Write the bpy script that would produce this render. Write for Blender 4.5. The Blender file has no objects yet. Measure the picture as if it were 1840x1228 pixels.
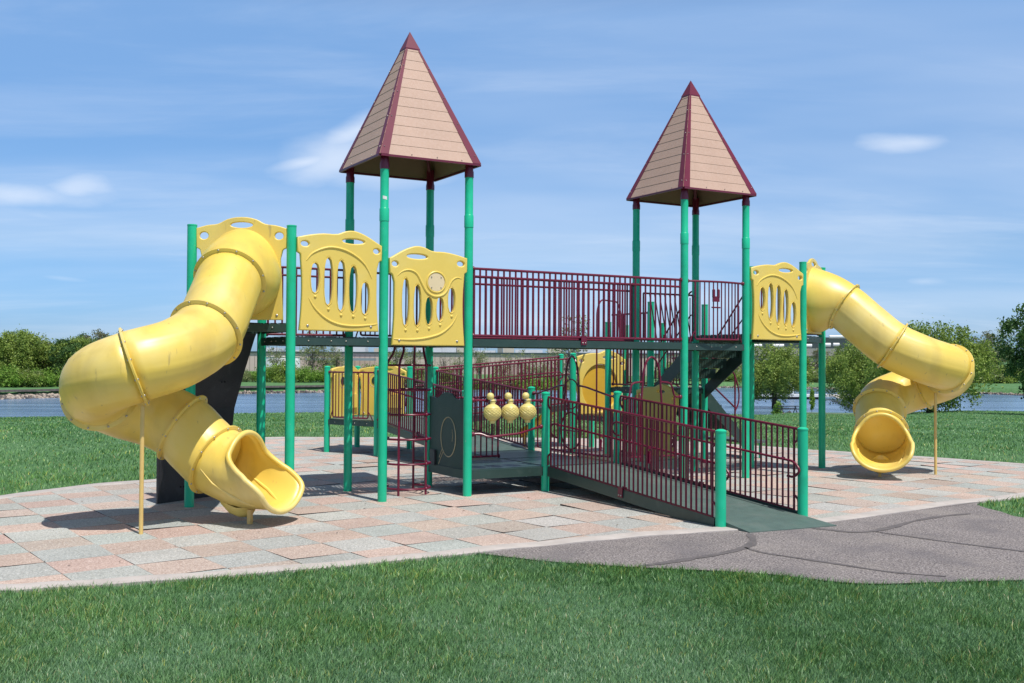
import bpy, bmesh, math, random
import numpy as np
from mathutils import Vector, Matrix, noise
random.seed(7)
rng = np.random.default_rng(11)
C = bpy.context.scene.collection
PI = math.pi

# ------------------------------------------------------------------ materials
def mat(name, base, rough=.5, var=0, vscale=3, var2=None, bump=0, bscale=60, spec=.5, metal=0, coat=0, extra=None, detail=4):
    m = bpy.data.materials.new(name); m.use_nodes = True
    nt = m.node_tree; N = nt.nodes; L = nt.links
    b = N['Principled BSDF']
    b.inputs['Roughness'].default_value = rough
    b.inputs['Specular IOR Level'].default_value = spec
    b.inputs['Metallic'].default_value = metal
    b.inputs['Coat Weight'].default_value = coat
    b.inputs['Base Color'].default_value = (*base, 1)
    tc = N.new('ShaderNodeTexCoord')
    if var or var2:
        n = N.new('ShaderNodeTexNoise'); n.inputs['Scale'].default_value = vscale; n.inputs['Detail'].default_value = detail
        L.new(tc.outputs['Object'], n.inputs['Vector'])
        r = N.new('ShaderNodeValToRGB')
        a = [c*(1-var) for c in base] if var2 is None else var2
        r.color_ramp.elements[0].position = .32; r.color_ramp.elements[1].position = .68
        r.color_ramp.elements[0].color = (*a, 1)
        r.color_ramp.elements[1].color = (*[min(1, c*(1+var*.5)) for c in base], 1)
        L.new(n.outputs['Fac'], r.inputs['Fac']); L.new(r.outputs['Color'], b.inputs['Base Color'])
        m['ramp'] = r.name
    if bump:
        n2 = N.new('ShaderNodeTexNoise'); n2.inputs['Scale'].default_value = bscale; n2.inputs['Detail'].default_value = 3
        L.new(tc.outputs['Object'], n2.inputs['Vector'])
        bp = N.new('ShaderNodeBump'); bp.inputs['Strength'].default_value = bump; bp.inputs['Distance'].default_value = .01
        L.new(n2.outputs['Fac'], bp.inputs['Height']); L.new(bp.outputs['Normal'], b.inputs['Normal'])
    return m

def mixin(m, color, scale, lo, hi, fac=1.0, detail=6, stretch=None):
    """lay a second noise layer (wear, stains) over a material's colour"""
    nt = m.node_tree; N = nt.nodes; L = nt.links; b = N['Principled BSDF']
    tc = N.new('ShaderNodeTexCoord'); n = N.new('ShaderNodeTexNoise'); n.inputs['Scale'].default_value = scale; n.inputs['Detail'].default_value = detail
    src = tc.outputs['Object']
    if stretch:
        mp = N.new('ShaderNodeMapping'); mp.inputs['Scale'].default_value = stretch
        L.new(src, mp.inputs['Vector']); src = mp.outputs['Vector']
    L.new(src, n.inputs['Vector'])
    mr = N.new('ShaderNodeMapRange'); mr.inputs['From Min'].default_value = lo; mr.inputs['From Max'].default_value = hi
    mr.inputs['To Max'].default_value = fac
    L.new(n.outputs['Fac'], mr.inputs['Value'])
    mx = N.new('ShaderNodeMix'); mx.data_type = 'RGBA'
    L.new(mr.outputs['Result'], mx.inputs['Factor'])
    s = b.inputs['Base Color']
    if s.is_linked: L.new(s.links[0].from_socket, mx.inputs['A'])
    else: mx.inputs['A'].default_value = s.default_value
    mx.inputs['B'].default_value = (*color, 1)
    L.new(mx.outputs['Result'], s)
    return m

M = {}
M['green'] = mixin(mat('green_paint', (.012, .50, .275), .34, .10, 1.5, spec=.45), (.035, .57, .35), 6, .5, .8, .5)
mixin(M['green'], (.30, .42, .36), 38, .70, .74, .8, 4); mixin(M['green'], (.02, .16, .10), 3.2, .60, .85, .5, 8)
M['greendark'] = mat('green_paint_sleeve', (.012, .47, .26), .34, .1, 2)
M['maroon'] = mixin(mat('maroon_paint', (.145, .006, .031), .34, .15, 4, spec=.5), (.16, .02, .05), 30, .55, .75, .6)
mixin(M['maroon'], (.33, .20, .20), 55, .72, .76, .7, 3)
M['maroontrim'] = mat('maroon_trim', (.155, .015, .042), .4, .12, 3)
M['yellow'] = mixin(mixin(mat('yellow_plastic', (.81, .585, .105), .42, .05, 1.1, spec=.75), (.84, .74, .40), .8, .46, .70, .6), (.45, .31, .08), 2.6, .50, .74, .45, 9, (1, 1, .3))
mixin(M['yellow'], (.35, .25, .10), 14, .66, .74, .5, 9, (1, 1, .2))
M['yellowpanel'] = mixin(mat('yellow_panel_plastic', (.81, .59, .12), .40, .05, 2), (.83, .71, .32), 1.6, .5, .8, .5)
M['yellowpole'] = mat('pale_yellow_paint', (.72, .50, .17), .4, .08, 3)
M['orange'] = mat('orange_plastic', (.72, .42, .04), .4, .1, 2)
M['beige'] = mat('beige_plastic', (.78, .62, .38), .45, .05, 3)
M['pinkdisc'] = mat('pale_pink_disc', (.52, .35, .33), .45, .06, 3)
M['deck'] = mixin(mat('dark_green_vinyl', (.028, .058, .052), .33, .15, 6, bump=.25, bscale=220), (.08, .11, .10), 3, .52, .75, .5)
M['beam'] = mixin(mat('dark_green_beam', (.028, .06, .052), .4, .12, 3), (.07, .10, .09), 8, .55, .8, .5)
M['rampmat'] = mixin(mat('ramp_rubber', (.085, .135, .12), .55, .12, 8, bump=.5, bscale=150), (.16, .19, .17), 2.5, .5, .75, .5)
M['panelgreen'] = mixin(mat('dark_green_panel', (.014, .045, .036), .45, .1, 4, bump=.2, bscale=300), (.035, .07, .06), 5, .5, .8, .5)
M['black'] = mixin(mat('black_plastic', (.028, .028, .034), .42, .15, 5, bump=.3, bscale=180), (.07, .07, .075), 7, .58, .8, .6)
M['tan'] = mixin(mat('tan_siding', (.495, .325, .25), .6, .06, 2, bump=.25, bscale=160), (.55, .39, .32), 26, .4, .8, .6)
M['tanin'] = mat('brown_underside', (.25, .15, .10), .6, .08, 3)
M['cream'] = mat('cream_line', (.50, .43, .27), .6)
M['bolt'] = mat('steel_bolt', (.45, .43, .40), .35, metal=.8)
M['white'] = mat('white_sticker', (.8, .8, .8), .5)
M['ball'] = mixin(mat('ball_plastic', (.74, .62, .22), .4, .06, 8), (.55, .44, .12), 14, .5, .7, .5)
M['purple'] = mat('purple_paint', (.10, .02, .07), .3, .1, 4)
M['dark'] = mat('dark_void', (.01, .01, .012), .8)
M['concrete'] = mixin(mat('concrete', (.46, .42, .395), .85, .14, 3, bump=.3, bscale=90), (.36, .31, .28), 9, .5, .8, .5)
def perforated():
    m = mat('perforated_deck', (.013, .026, .024), .45, .1, 5)
    nt = m.node_tree; N = nt.nodes; L = nt.links; b = N['Principled BSDF']; out = N['Material Output']
    tc = N.new('ShaderNodeTexCoord'); mp = N.new('ShaderNodeMapping')
    mp.inputs['Rotation'].default_value = (0, 0, -.5177); mp.inputs['Scale'].default_value = (19, 11, 1)
    L.new(tc.outputs['Object'], mp.inputs['Vector'])
    v = N.new('ShaderNodeTexVoronoi'); v.feature = 'F1'; v.inputs['Scale'].default_value = 1; v.inputs['Randomness'].default_value = 0
    v.voronoi_dimensions = '2D'
    L.new(mp.outputs['Vector'], v.inputs['Vector'])
    lt = N.new('ShaderNodeMath'); lt.operation = 'LESS_THAN'; lt.inputs[1].default_value = .33
    L.new(v.outputs['Distance'], lt.inputs[0])
    tr = N.new('ShaderNodeBsdfTransparent'); mx = N.new('ShaderNodeMixShader')
    L.new(lt.outputs[0], mx.inputs['Fac']); L.new(b.outputs[0], mx.inputs[1]); L.new(tr.outputs[0], mx.inputs[2])
    L.new(mx.outputs[0], out.inputs['Surface'])
    return m
M['perf'] = perforated()

# ------------------------------------------------------------------ mesh builder
class MB:
    def __init__(s): s.v = []; s.f = []; s.m = []
    def add(s, vs, fs, mi=0):
        o = len(s.v); s.v += [tuple(p) for p in vs]
        for f in fs: s.f.append(tuple(i+o for i in f)); s.m.append(mi)
        return s
    def box(s, c, size, ux=(1, 0, 0), uz=(0, 0, 1), mi=0):
        ux = Vector(ux).normalized(); uz = Vector(uz).normalized(); uy = uz.cross(ux).normalized(); uz = ux.cross(uy)
        c = Vector(c); a, b, d = size[0]/2, size[1]/2, size[2]/2
        vs = [c+ux*(i*a)+uy*(j*b)+uz*(k*d) for i in (-1, 1) for j in (-1, 1) for k in (-1, 1)]
        s.add(vs, [(0, 1, 3, 2), (4, 6, 7, 5), (0, 4, 5, 1), (2, 3, 7, 6), (0, 2, 6, 4), (1, 5, 7, 3)], mi); return s
    def beam(s, p0, p1, w, h, mi=0, up=(0, 0, 1)):
        p0 = Vector(p0); p1 = Vector(p1); d = p1-p0
        side = Vector(up).cross(d).normalized(); u = d.cross(side).normalized()
        return s.box((p0+p1)/2, (d.length, w, h), d, u, mi)
    def tube(s, pts, r, seg=8, closed=False, caps=True, mi=0, flat=None):
        pts = [Vector(p) for p in pts]; n = len(pts)
        rs = r if isinstance(r, (list, tuple)) else [r]*n
        T = []
        for i in range(n):
            a = pts[(i-1) % n] if (closed or i > 0) else pts[i]; b = pts[(i+1) % n] if (closed or i < n-1) else pts[i]
            t = (b-a); T.append(t.normalized() if t.length > 1e-9 else Vector((0, 0, 1)))
        up = Vector((0, 0, 1)) if abs(T[0].z) < .95 else Vector((1, 0, 0))
        nrm = (up-T[0]*up.dot(T[0])).normalized()
        vs = []
        for i in range(n):
            nrm = (nrm-T[i]*nrm.dot(T[i])).normalized(); bn = T[i].cross(nrm)
            for k in range(seg):
                a = 2*PI*k/seg
                vs.append(pts[i]+(nrm*math.cos(a)+bn*math.sin(a))*rs[i])
        fs = []
        for i in range(n if closed else n-1):
            j = (i+1) % n
            for k in range(seg):
                k2 = (k+1) % seg
                fs.append((i*seg+k, i*seg+k2, j*seg+k2, j*seg+k))
        if caps and not closed:
            fs.append(tuple(range(seg-1, -1, -1))); fs.append(tuple((n-1)*seg+k for k in range(seg)))
        s.add(vs, fs, mi); return s
    def lathe(s, prof, c, seg=20, axis=(0, 0, 1), mi=0):
        ax = Vector(axis).normalized(); up = Vector((0, 0, 1)) if abs(ax.z) < .9 else Vector((1, 0, 0))
        e1 = (up-ax*up.dot(ax)).normalized(); e2 = ax.cross(e1); c = Vector(c)
        vs = []; n = len(prof)
        for (r, h) in prof:
            for k in range(seg):
                a = 2*PI*k/seg; vs.append(c+ax*h+(e1*math.cos(a)+e2*math.sin(a))*r)
        fs = [(i*seg+k, i*seg+(k+1) % seg, (i+1)*seg+(k+1) % seg, (i+1)*seg+k) for i in range(n-1) for k in range(seg)]
        if prof[0][0] > 1e-6: fs.append(tuple(range(seg-1, -1, -1)))
        if prof[-1][0] > 1e-6: fs.append(tuple((n-1)*seg+k for k in range(seg)))
        s.add(vs, fs, mi); return s
    def sphere(s, c, r, seg=14, mi=0, sz=1):
        prof = [(r*math.sin(PI*i/8), -r*sz*math.cos(PI*i/8)) for i in range(9)]
        prof[0] = (1e-4, -r*sz); prof[-1] = (1e-4, r*sz)
        return s.lathe(prof, c, seg, mi=mi)
    def prism(s, poly, z0, z1, mi=0):
        n = len(poly); vs = [(p[0], p[1], z0) for p in poly]+[(p[0], p[1], z1) for p in poly]
        fs = [tuple(range(n-1, -1, -1)), tuple(range(n, 2*n))]+[(i, (i+1) % n, n+(i+1) % n, n+i) for i in range(n)]
        s.add(vs, fs, mi); return s

def put(o, parent=None, label=None, cat=None, group=None, kind=None):
    C.objects.link(o) if o.name not in C.objects else None
    if parent is not None: o.parent = parent
    if label: o['label'] = label
    if cat: o['category'] = cat
    if group: o['group'] = group
    if kind: o['kind'] = kind
    return o

def wloc(o):
    v = Vector(o.location)
    while o.parent: o = o.parent; v += Vector(o.location)
    return v

def build(name, mb, mats, parent=None, label=None, cat=None, group=None, kind=None, angle=35, origin=None, smooth=True):
    """world-space mesh data becomes ONE object; its origin is the parent's"""
    if not isinstance(mats, (list, tuple)): mats = [mats]
    o0 = wloc(parent) if parent is not None else Vector(origin or (0, 0, 0))
    me = bpy.data.meshes.new(name)
    me.from_pydata([(v[0]-o0.x, v[1]-o0.y, v[2]-o0.z) for v in mb.v], [], mb.f)
    for m in mats: me.materials.append(m)
    me.polygons.foreach_set('material_index', mb.m)
    bm = bmesh.new(); bm.from_mesh(me); bmesh.ops.recalc_face_normals(bm, faces=bm.faces); bm.to_mesh(me); bm.free()
    if smooth:
        me.polygons.foreach_set('use_smooth', [True]*len(me.polygons))
        me.set_sharp_from_angle(angle=math.radians(angle))
    o = bpy.data.objects.new(name, me)
    if parent is None: o.location = o0
    return put(o, parent, label, cat, group, kind)

def thing(name, loc, label, cat, group=None):
    o = bpy.data.objects.new(name, None); o.empty_display_size = .1; o.location = loc
    return put(o, None, label, cat, group)

# ------------------------------------------------------------------ plan grid of the play structure
S_ = 1.33; TH = .5177
U = Vector((math.cos(TH), math.sin(TH), 0)); V = Vector((-U.y, U.x, 0)); A0 = Vector((-1.7945, 14.7997, 0))
def P(i, j, z=0): return A0+U*(S_*i)+V*(S_*j)+Vector((0, 0, z))
PR = .0635
DZ = 2.29          # tower deck
LZ = .385          # low platform
def arcpts(a, b, bulge, n=10, out=None):
    a = Vector(a); b = Vector(b); d = b-a
    if out is None: out = Vector((d.y, -d.x, 0)).normalized()
    return [a+d*(k/n)+out*(bulge*math.sin(PI*k/n)) for k in range(n+1)]
def rounded(pts, r=.06, n=4):
    """polyline with rounded corners"""
    pts = [Vector(p) for p in pts]; out = [pts[0]]
    for i in range(1, len(pts)-1):
        a, b, c = pts[i-1], pts[i], pts[i+1]
        rr = min(r, (a-b).length*.45, (c-b).length*.45)
        p = b+(a-b).normalized()*rr; q = b+(c-b).normalized()*rr
        for k in range(n+1):
            t = k/n; out.append(p*(1-t)**2+b*2*t*(1-t)+q*t*t)
    out.append(pts[-1]); return out
def bolt(mb, p, nrm, r=.014, mi=1):
    mb.lathe([(r*1.25, 0), (r*1.25, .003), (r, .008), (r*.5, .012), (.0005, .013)], p, 10, nrm, mi)

def post_mb(p, top, joint=False, maroon_from=None, dome=False, r=PR):
    mb = MB(); x, y, _ = p
    if dome: prof = [(r, -.02), (r, top-.03), (r+.004, top-.03), (r+.004, top-.012), (r*.8, top), (r*.4, top+.008), (.001, top+.01)]
    elif joint: prof = [(r, -.02), (r, 3.913), (r+.005, 3.915), (r+.005, 4.085), (r, 4.095), (r-.003, 4.10), (r-.003, top), (.001, top)]
    else: prof = [(r, -.02), (r, top-.02), (r+.003, top-.02), (r+.003, top-.002), (r-.004, top), (.001, top)]
    mb.lathe(prof, (x, y, 0), 28); return mb

def railing_mb(a, b, h, gap=.05, sp=.10, double=False, handrail=None, loops=False, rr=.0175, br=.0132, bracket=True, inset=.09, hand_side=None):
    """a, b: points at deck level along the edge (centre of posts); straight barrier of upright bars"""
    a = Vector(a); b = Vector(b); d = b-a; L_ = Vector((d.x, d.y, 0)).length; t = d/L_
    ext = inset-.075 if loops else inset*.6
    a = a+t*inset; b = b-t*inset; L_ -= 2*inset; up = Vector((0, 0, 1)); mb = MB()
    mb.tube([a+up*h-t*(.07 if loops else inset*.6), b+up*h+t*(.07 if loops else inset*.6)], rr, 10); mb.tube([a+up*gap, b+up*gap], rr, 10)
    top = h
    if double: mb.tube([a+up*(h-.115), b+up*(h-.115)], rr*.9, 8)
    n = max(2, round(L_/sp))
    if not loops:
        for e_, s_ in ((a, -1), (b, 1)):
            for hz in (h, gap): mb.lathe([(.030, -.012), (.034, -.006), (.034, .010), (.022, .02)], e_+t*(s_*(inset-.075))+up*hz, 12, t*(-s_))
    for k in range(n+1):
        p = a+t*(L_*k/n); mb.tube([p+up*gap, p+up*top], br if 0 < k < n else rr*.9, 7, caps=False)
    side = (hand_side if hand_side is not None else Vector((d.y, -d.x, 0)).normalized())
    if handrail:
        for hh in ([handrail] if not isinstance(handrail, (list, tuple)) else handrail):
            q = side*.095; x_ = .15 if loops else .02
            pts = [a+up*(hh-.20)+q+t*.02, a+up*(hh-.20)+q-t*x_*.6, a+up*(hh-.10)+q-t*(x_+.06), a+up*hh+q-t*x_*.6, b+up*hh+q+t*x_*.6, b+up*(hh-.10)+q+t*(x_+.06), b+up*(hh-.20)+q+t*x_*.6, b+up*(hh-.20)+q-t*.02]
            mb.tube(rounded(pts, .07, 5), .0155, 10)
            for k in range(4):
                p = a+t*(L_*(k+.15)/3.3); mb.beam(p+up*hh, p+up*hh+q, .02, .02)
                if k in (1, 2): mb.box(p+up*(hh-.12)+q*.25, (.035, .02, .16), t, up); bolt(mb, p+up*(hh-.16)+q*.45, side, .008); bolt(mb, p+up*(hh-.07)+q*.45, side, .008)
    if loops:
        for e, s in ((a, -1), (b, 1)):
            mb.tube(rounded([e+up*h+t*s*.0, e+up*h+t*s*.075, e+up*(h-.13)+t*s*.075, e+up*(h-.19)], .07, 5), .015, 8)
            mb.tube(rounded([e+up*(gap+.19), e+up*(gap+.15)+t*s*.075, e+up*gap+t*s*.075], .07, 5), .015, 8)
    if bracket:
        m_ = (a+b)/2; o = Vector((d.y, -d.x, 0)).normalized()
        for s in (1, -1):
            mb.box(m_+up*(gap-.045)+o*(.035*s), (.10, .012, .14), t, up)
            bolt(mb, m_+up*(gap-.085)+o*(.042*s)+t*.025, o*s, .010); bolt(mb, m_+up*(gap-.085)+o*(.042*s)-t*.025, o*s, .010)
    return mb
RM = [M['maroon'], M['bolt']]

def barrier_mb(a, b, z0, z1, bulge=.1, sp=.10, n=None, loops=True):
    """bowed barrier: bent top rail clamped to the posts, bars inside a U-shaped lower frame"""
    a = Vector((a[0], a[1], 0)); b = Vector((b[0], b[1], 0)); mb = MB(); up = Vector((0, 0, 1))
    d = b-a; t = d.normalized(); out = Vector((d.y, -d.x, 0)).normalized()
    a2 = a+t*.07; b2 = b-t*.07
    top = arcpts(a2+up*z1, b2+up*z1, bulge, 14, out)
    mb.tube(top, .0175, 10)
    for e in (a2+up*z1, b2+up*z1): mb.sphere(e, .034, 12)
    def at(f, z):
        return a2+(b2-a2)*f+out*(bulge*math.sin(PI*f))+up*z
    f0, f1 = .11, .89
    u = [at(f0, z1)]+[at(f0, z0+.10)]+[at(f0+(f1-f0)*k/8, z0+.02) for k in range(9)]+[at(f1, z0+.10), at(f1, z1)]
    mb.tube(rounded(u, .07, 4), .016, 9)
    n = n or round((b-a).length/sp)-2
    for k in range(1, n):
        f = f0+(f1-f0)*k/n; mb.tube([at(f, z0+.02), at(f, z1)], .011, 7, caps=False)
    if loops:
        for f, s in ((f1, 1), (f0, -1)):
            mb.tube(rounded([at(f, z0+.16), at(f+.045*s, z0+.08), at(f+.075*s, z0-.02)], .06, 4), .011, 7)
    return mb

def deck_things(poly, z, parent, name='deck', perf=True, beam=True, th=.105, mt=None, trim=.03):
    """deck plate with holes plus its rim beams; poly is a list of plan corners"""
    poly = [Vector((p[0], p[1], 0)) for p in poly]; c = sum(poly, Vector())/len(poly)
    ins = [p+(c-p).normalized()*.02 for p in poly]
    mb = MB().prism([(p.x, p.y) for p in ins], z-.012, z)
    d = build(name, mb, mt or M['perf'], parent, smooth=False)
    mb = MB(); n = len(poly)
    for i in range(n):
        a, b = poly[i], poly[(i+1) % n]; t = (b-a).normalized()
        mb.beam(a+t*.05+Vector((0, 0, z-th/2-.014)), b-t*.05+Vector((0, 0, z-th/2-.014)), .05, th)
        inn = (c-(a+b)/2).normalized()
        o = -Vector((t.y, -t.x, 0)); o = o if o.dot(inn) < 0 else -o
        for k in (.18, .42, .58, .82): bolt(mb, a+(b-a)*k+Vector((0, 0, z-th/2-.01))+o*.025, o, .009)
    build('deck_frame', mb, [M['beam'], M['bolt']], parent)
    return d

# ------------------------------------------------------------------ towers
def tower(i, j, label, sticker=False):
    c = P(i+.5, j+.5)
    t = thing('roofed_tower', c, label, 'play tower', 'pointed roof towers of the play structure')
    corners = [P(i, j), P(i+1, j), P(i+1, j+1), P(i, j+1)]
    for k, p in enumerate(corners):
        po = build('post', post_mb(p, 4.645, joint=True), M['green'], t)
        mb = MB().lathe([(PR+.004, 4.645), (PR+.004, 4.72), (PR-.004, 4.75), (PR-.004, 4.95), (.001, 4.95)], (p.x, p.y, 0), 24)
        build('post_cap', mb, M['maroon'], po)
        if sticker and k == 0:
            mb = MB(); n = 6; a0 = math.radians(-105)
            vs = []
            for q in range(n+1):
                a = a0+math.radians(56)*q/n; r = PR-.0015
                for dz in (0, .045): vs.append((p.x+math.cos(a)*r, p.y+math.sin(a)*r, 4.22+dz-.012*q/n))
            mb.add(vs, [(2*q, 2*q+2, 2*q+3, 2*q+1) for q in range(n)])
            build('sticker', mb, M['white'], po)
    # roof
    o = .1245; he, ha = 4.836, 6.843; cz = Vector((c.x, c.y, 0)); half = S_/2+o
    cor = [cz+(U*sx+V*sy)*half for sx, sy in ((-1, -1), (1, -1), (1, 1), (-1, 1))]
    apex = cz+Vector((0, 0, ha)); H = ha-he
    mb = MB(); rows = 13
    for k in range(4):
        a = cor[k]+Vector((0, 0, he)); b = cor[(k+1) % 4]+Vector((0, 0, he)); nrm = (b-a).cross(apex-a).normalized()
        if nrm.z < 0: nrm = -nrm
        for r in range(rows):
            f0 = r/rows; f1 = (r+1)/rows-.0016
            q = [a.lerp(apex, f0), b.lerp(apex, f0), b.lerp(apex, f1), a.lerp(apex, f1)]
            e0, e1 = .004, .0
            v = [q[0]+nrm*e0, q[1]+nrm*e0, q[2]+nrm*e1, q[3]+nrm*e1, q[0]-nrm*.010, q[1]-nrm*.010, q[2]-nrm*.010, q[3]-nrm*.010]
            mb.add(v, [(0, 1, 2, 3), (0, 4, 5, 1), (2, 6, 7, 3), (0, 3, 7, 4), (1, 5, 6, 2)])
    roof = build('roof', mb, M['tan'], t, smooth=False)
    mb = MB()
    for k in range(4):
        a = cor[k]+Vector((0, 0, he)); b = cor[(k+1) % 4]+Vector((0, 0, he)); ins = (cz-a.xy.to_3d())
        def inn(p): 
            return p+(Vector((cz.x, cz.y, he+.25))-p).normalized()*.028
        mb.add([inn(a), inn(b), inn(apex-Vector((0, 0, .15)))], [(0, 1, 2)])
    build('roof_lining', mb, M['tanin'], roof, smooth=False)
    mb = MB()
    for k in range(4):
        a = cor[k]+Vector((0, 0, he)); hip = apex-a
        for s in (1, -1):
            nb = cor[(k+s) % 4]+Vector((0, 0, he)); ed = (nb-a).normalized(); nrm = ed.cross(hip).normalized()
            if nrm.z < 0: nrm = -nrm
            w = (nrm.cross(hip)).normalized(); w = w if w.dot(ed) > 0 else -w
            p0 = a+nrm*.009; p1 = a+hip*.985+nrm*.009; ww = .122
            k0 = ed*(ww/abs(ed.dot(w)))
            v = [p0, p0+k0, p1+w*.012, p1, p0-nrm*.004, p0+k0-nrm*.004, p1+w*.012-nrm*.004, p1-nrm*.004]
            mb.add(v, [(0, 1, 2, 3), (4, 5, 6, 7), (0, 1, 5, 4), (1, 2, 6, 5), (2, 3, 7, 6), (3, 0, 4, 7)])
            for f in (.06, .3, .5, .72): bolt(mb, a+hip*f+w*.035*(1-f*.5)+nrm*.009, nrm, .007)
        b = cor[(k+1) % 4]+Vector((0, 0, he)); mb.beam(a.lerp(b, .01)+Vector((0, 0, -.016)), b.lerp(a, .01)+Vector((0, 0, -.016)), .03, .03)
        nb = (b-a).cross(apex-a).normalized(); nb = nb if nb.z > 0 else -nb
        for f in (.3, .55, .8): bolt(mb, a.lerp(b, f)+(apex-a)*.012+nb*.008, nb, .006)
        # hip tube under the roof
        mb.tube([cz+(a-cz).xy.to_3d()*.86+Vector((0, 0, he-.0)), cz+Vector((0, 0, ha-.35))], .028, 8)
    build('roof_trim', mb, [M['maroontrim'], M['bolt']], roof)
    mb = MB(); f = .872
    base = [(cor[k]+Vector((0, 0, he))).lerp(apex, f) for k in range(4)]
    cc = Vector((cz.x, cz.y, base[0].z)); base = [cc+(q-cc)*1.14 for q in base]
    mb.add(base+[apex+Vector((0, 0, .02))]+[q-Vector((0, 0, .02)) for q in base], [(0, 1, 4), (1, 2, 4), (2, 3, 4), (3, 0, 4), (5, 6, 1, 0), (6, 7, 2, 1), (7, 8, 3, 2), (8, 5, 0, 3), (8, 7, 6, 5)])
    build('roof_peak', mb, M['maroontrim'], roof, smooth=False)
    deck_things(corners, DZ, t)
    return t
tower(0, 0, 'nearer play tower with tan pyramid roof and a white sticker on its front post', sticker=True)
tower(4, 0, 'farther play tower with tan pyramid roof where the bridge ends and stairs hang below')

# ------------------------------------------------------------------ slide platforms
ctr = (P(-1, 0)+P(-1, 1))/2; P1 = ctr-U*(S_*.866); P1.z = 0
ctr2 = (P(6, 0)+P(6, 1))/2; P6 = ctr2+U*(S_*.866)
t = thing('slide_platform', P(-.8, .5), 'high platform on three green posts behind the left yellow tube slide', 'play platform', 'platforms at the top of the tube slides')
for p, h in ((P1, 3.77), (P(-1, 0), 3.765), (P(-1, 1), 3.765)): build('post', post_mb(p, h), M['green'], t)
deck_things([P(-1, 0), P(0, 0), P(0, 1), P(-1, 1)], DZ, t)
deck_things([P1, P(-1, 0), P(-1, 1)], 2.46, t, name='upper_deck')
build('barrier', railing_mb(P(-1, 1, DZ), P(0, 1, DZ), 1.03, double=True, bracket=False), RM, t)
t = thing('slide_platform', P(5.8, .5), 'high platform on three green posts behind the right yellow tube slide', 'play platform', 'platforms at the top of the tube slides')
for p, h in ((P6, 3.76), (P(6, 0), 3.755), (P(6, 1), 3.775)): build('post', post_mb(p, h), M['green'], t)
deck_things([P(5, 0), P(6, 0), P(6, 1), P(5, 1)], 2.46, t, th=.075)
deck_things([P6, P(6, 0), P(6, 1)], 2.46, t, name='upper_deck')
build('barrier', railing_mb(P(6, 1, 2.46), P6+Vector((0, 0, 2.46)), .95, bracket=False), RM, t)

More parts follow.
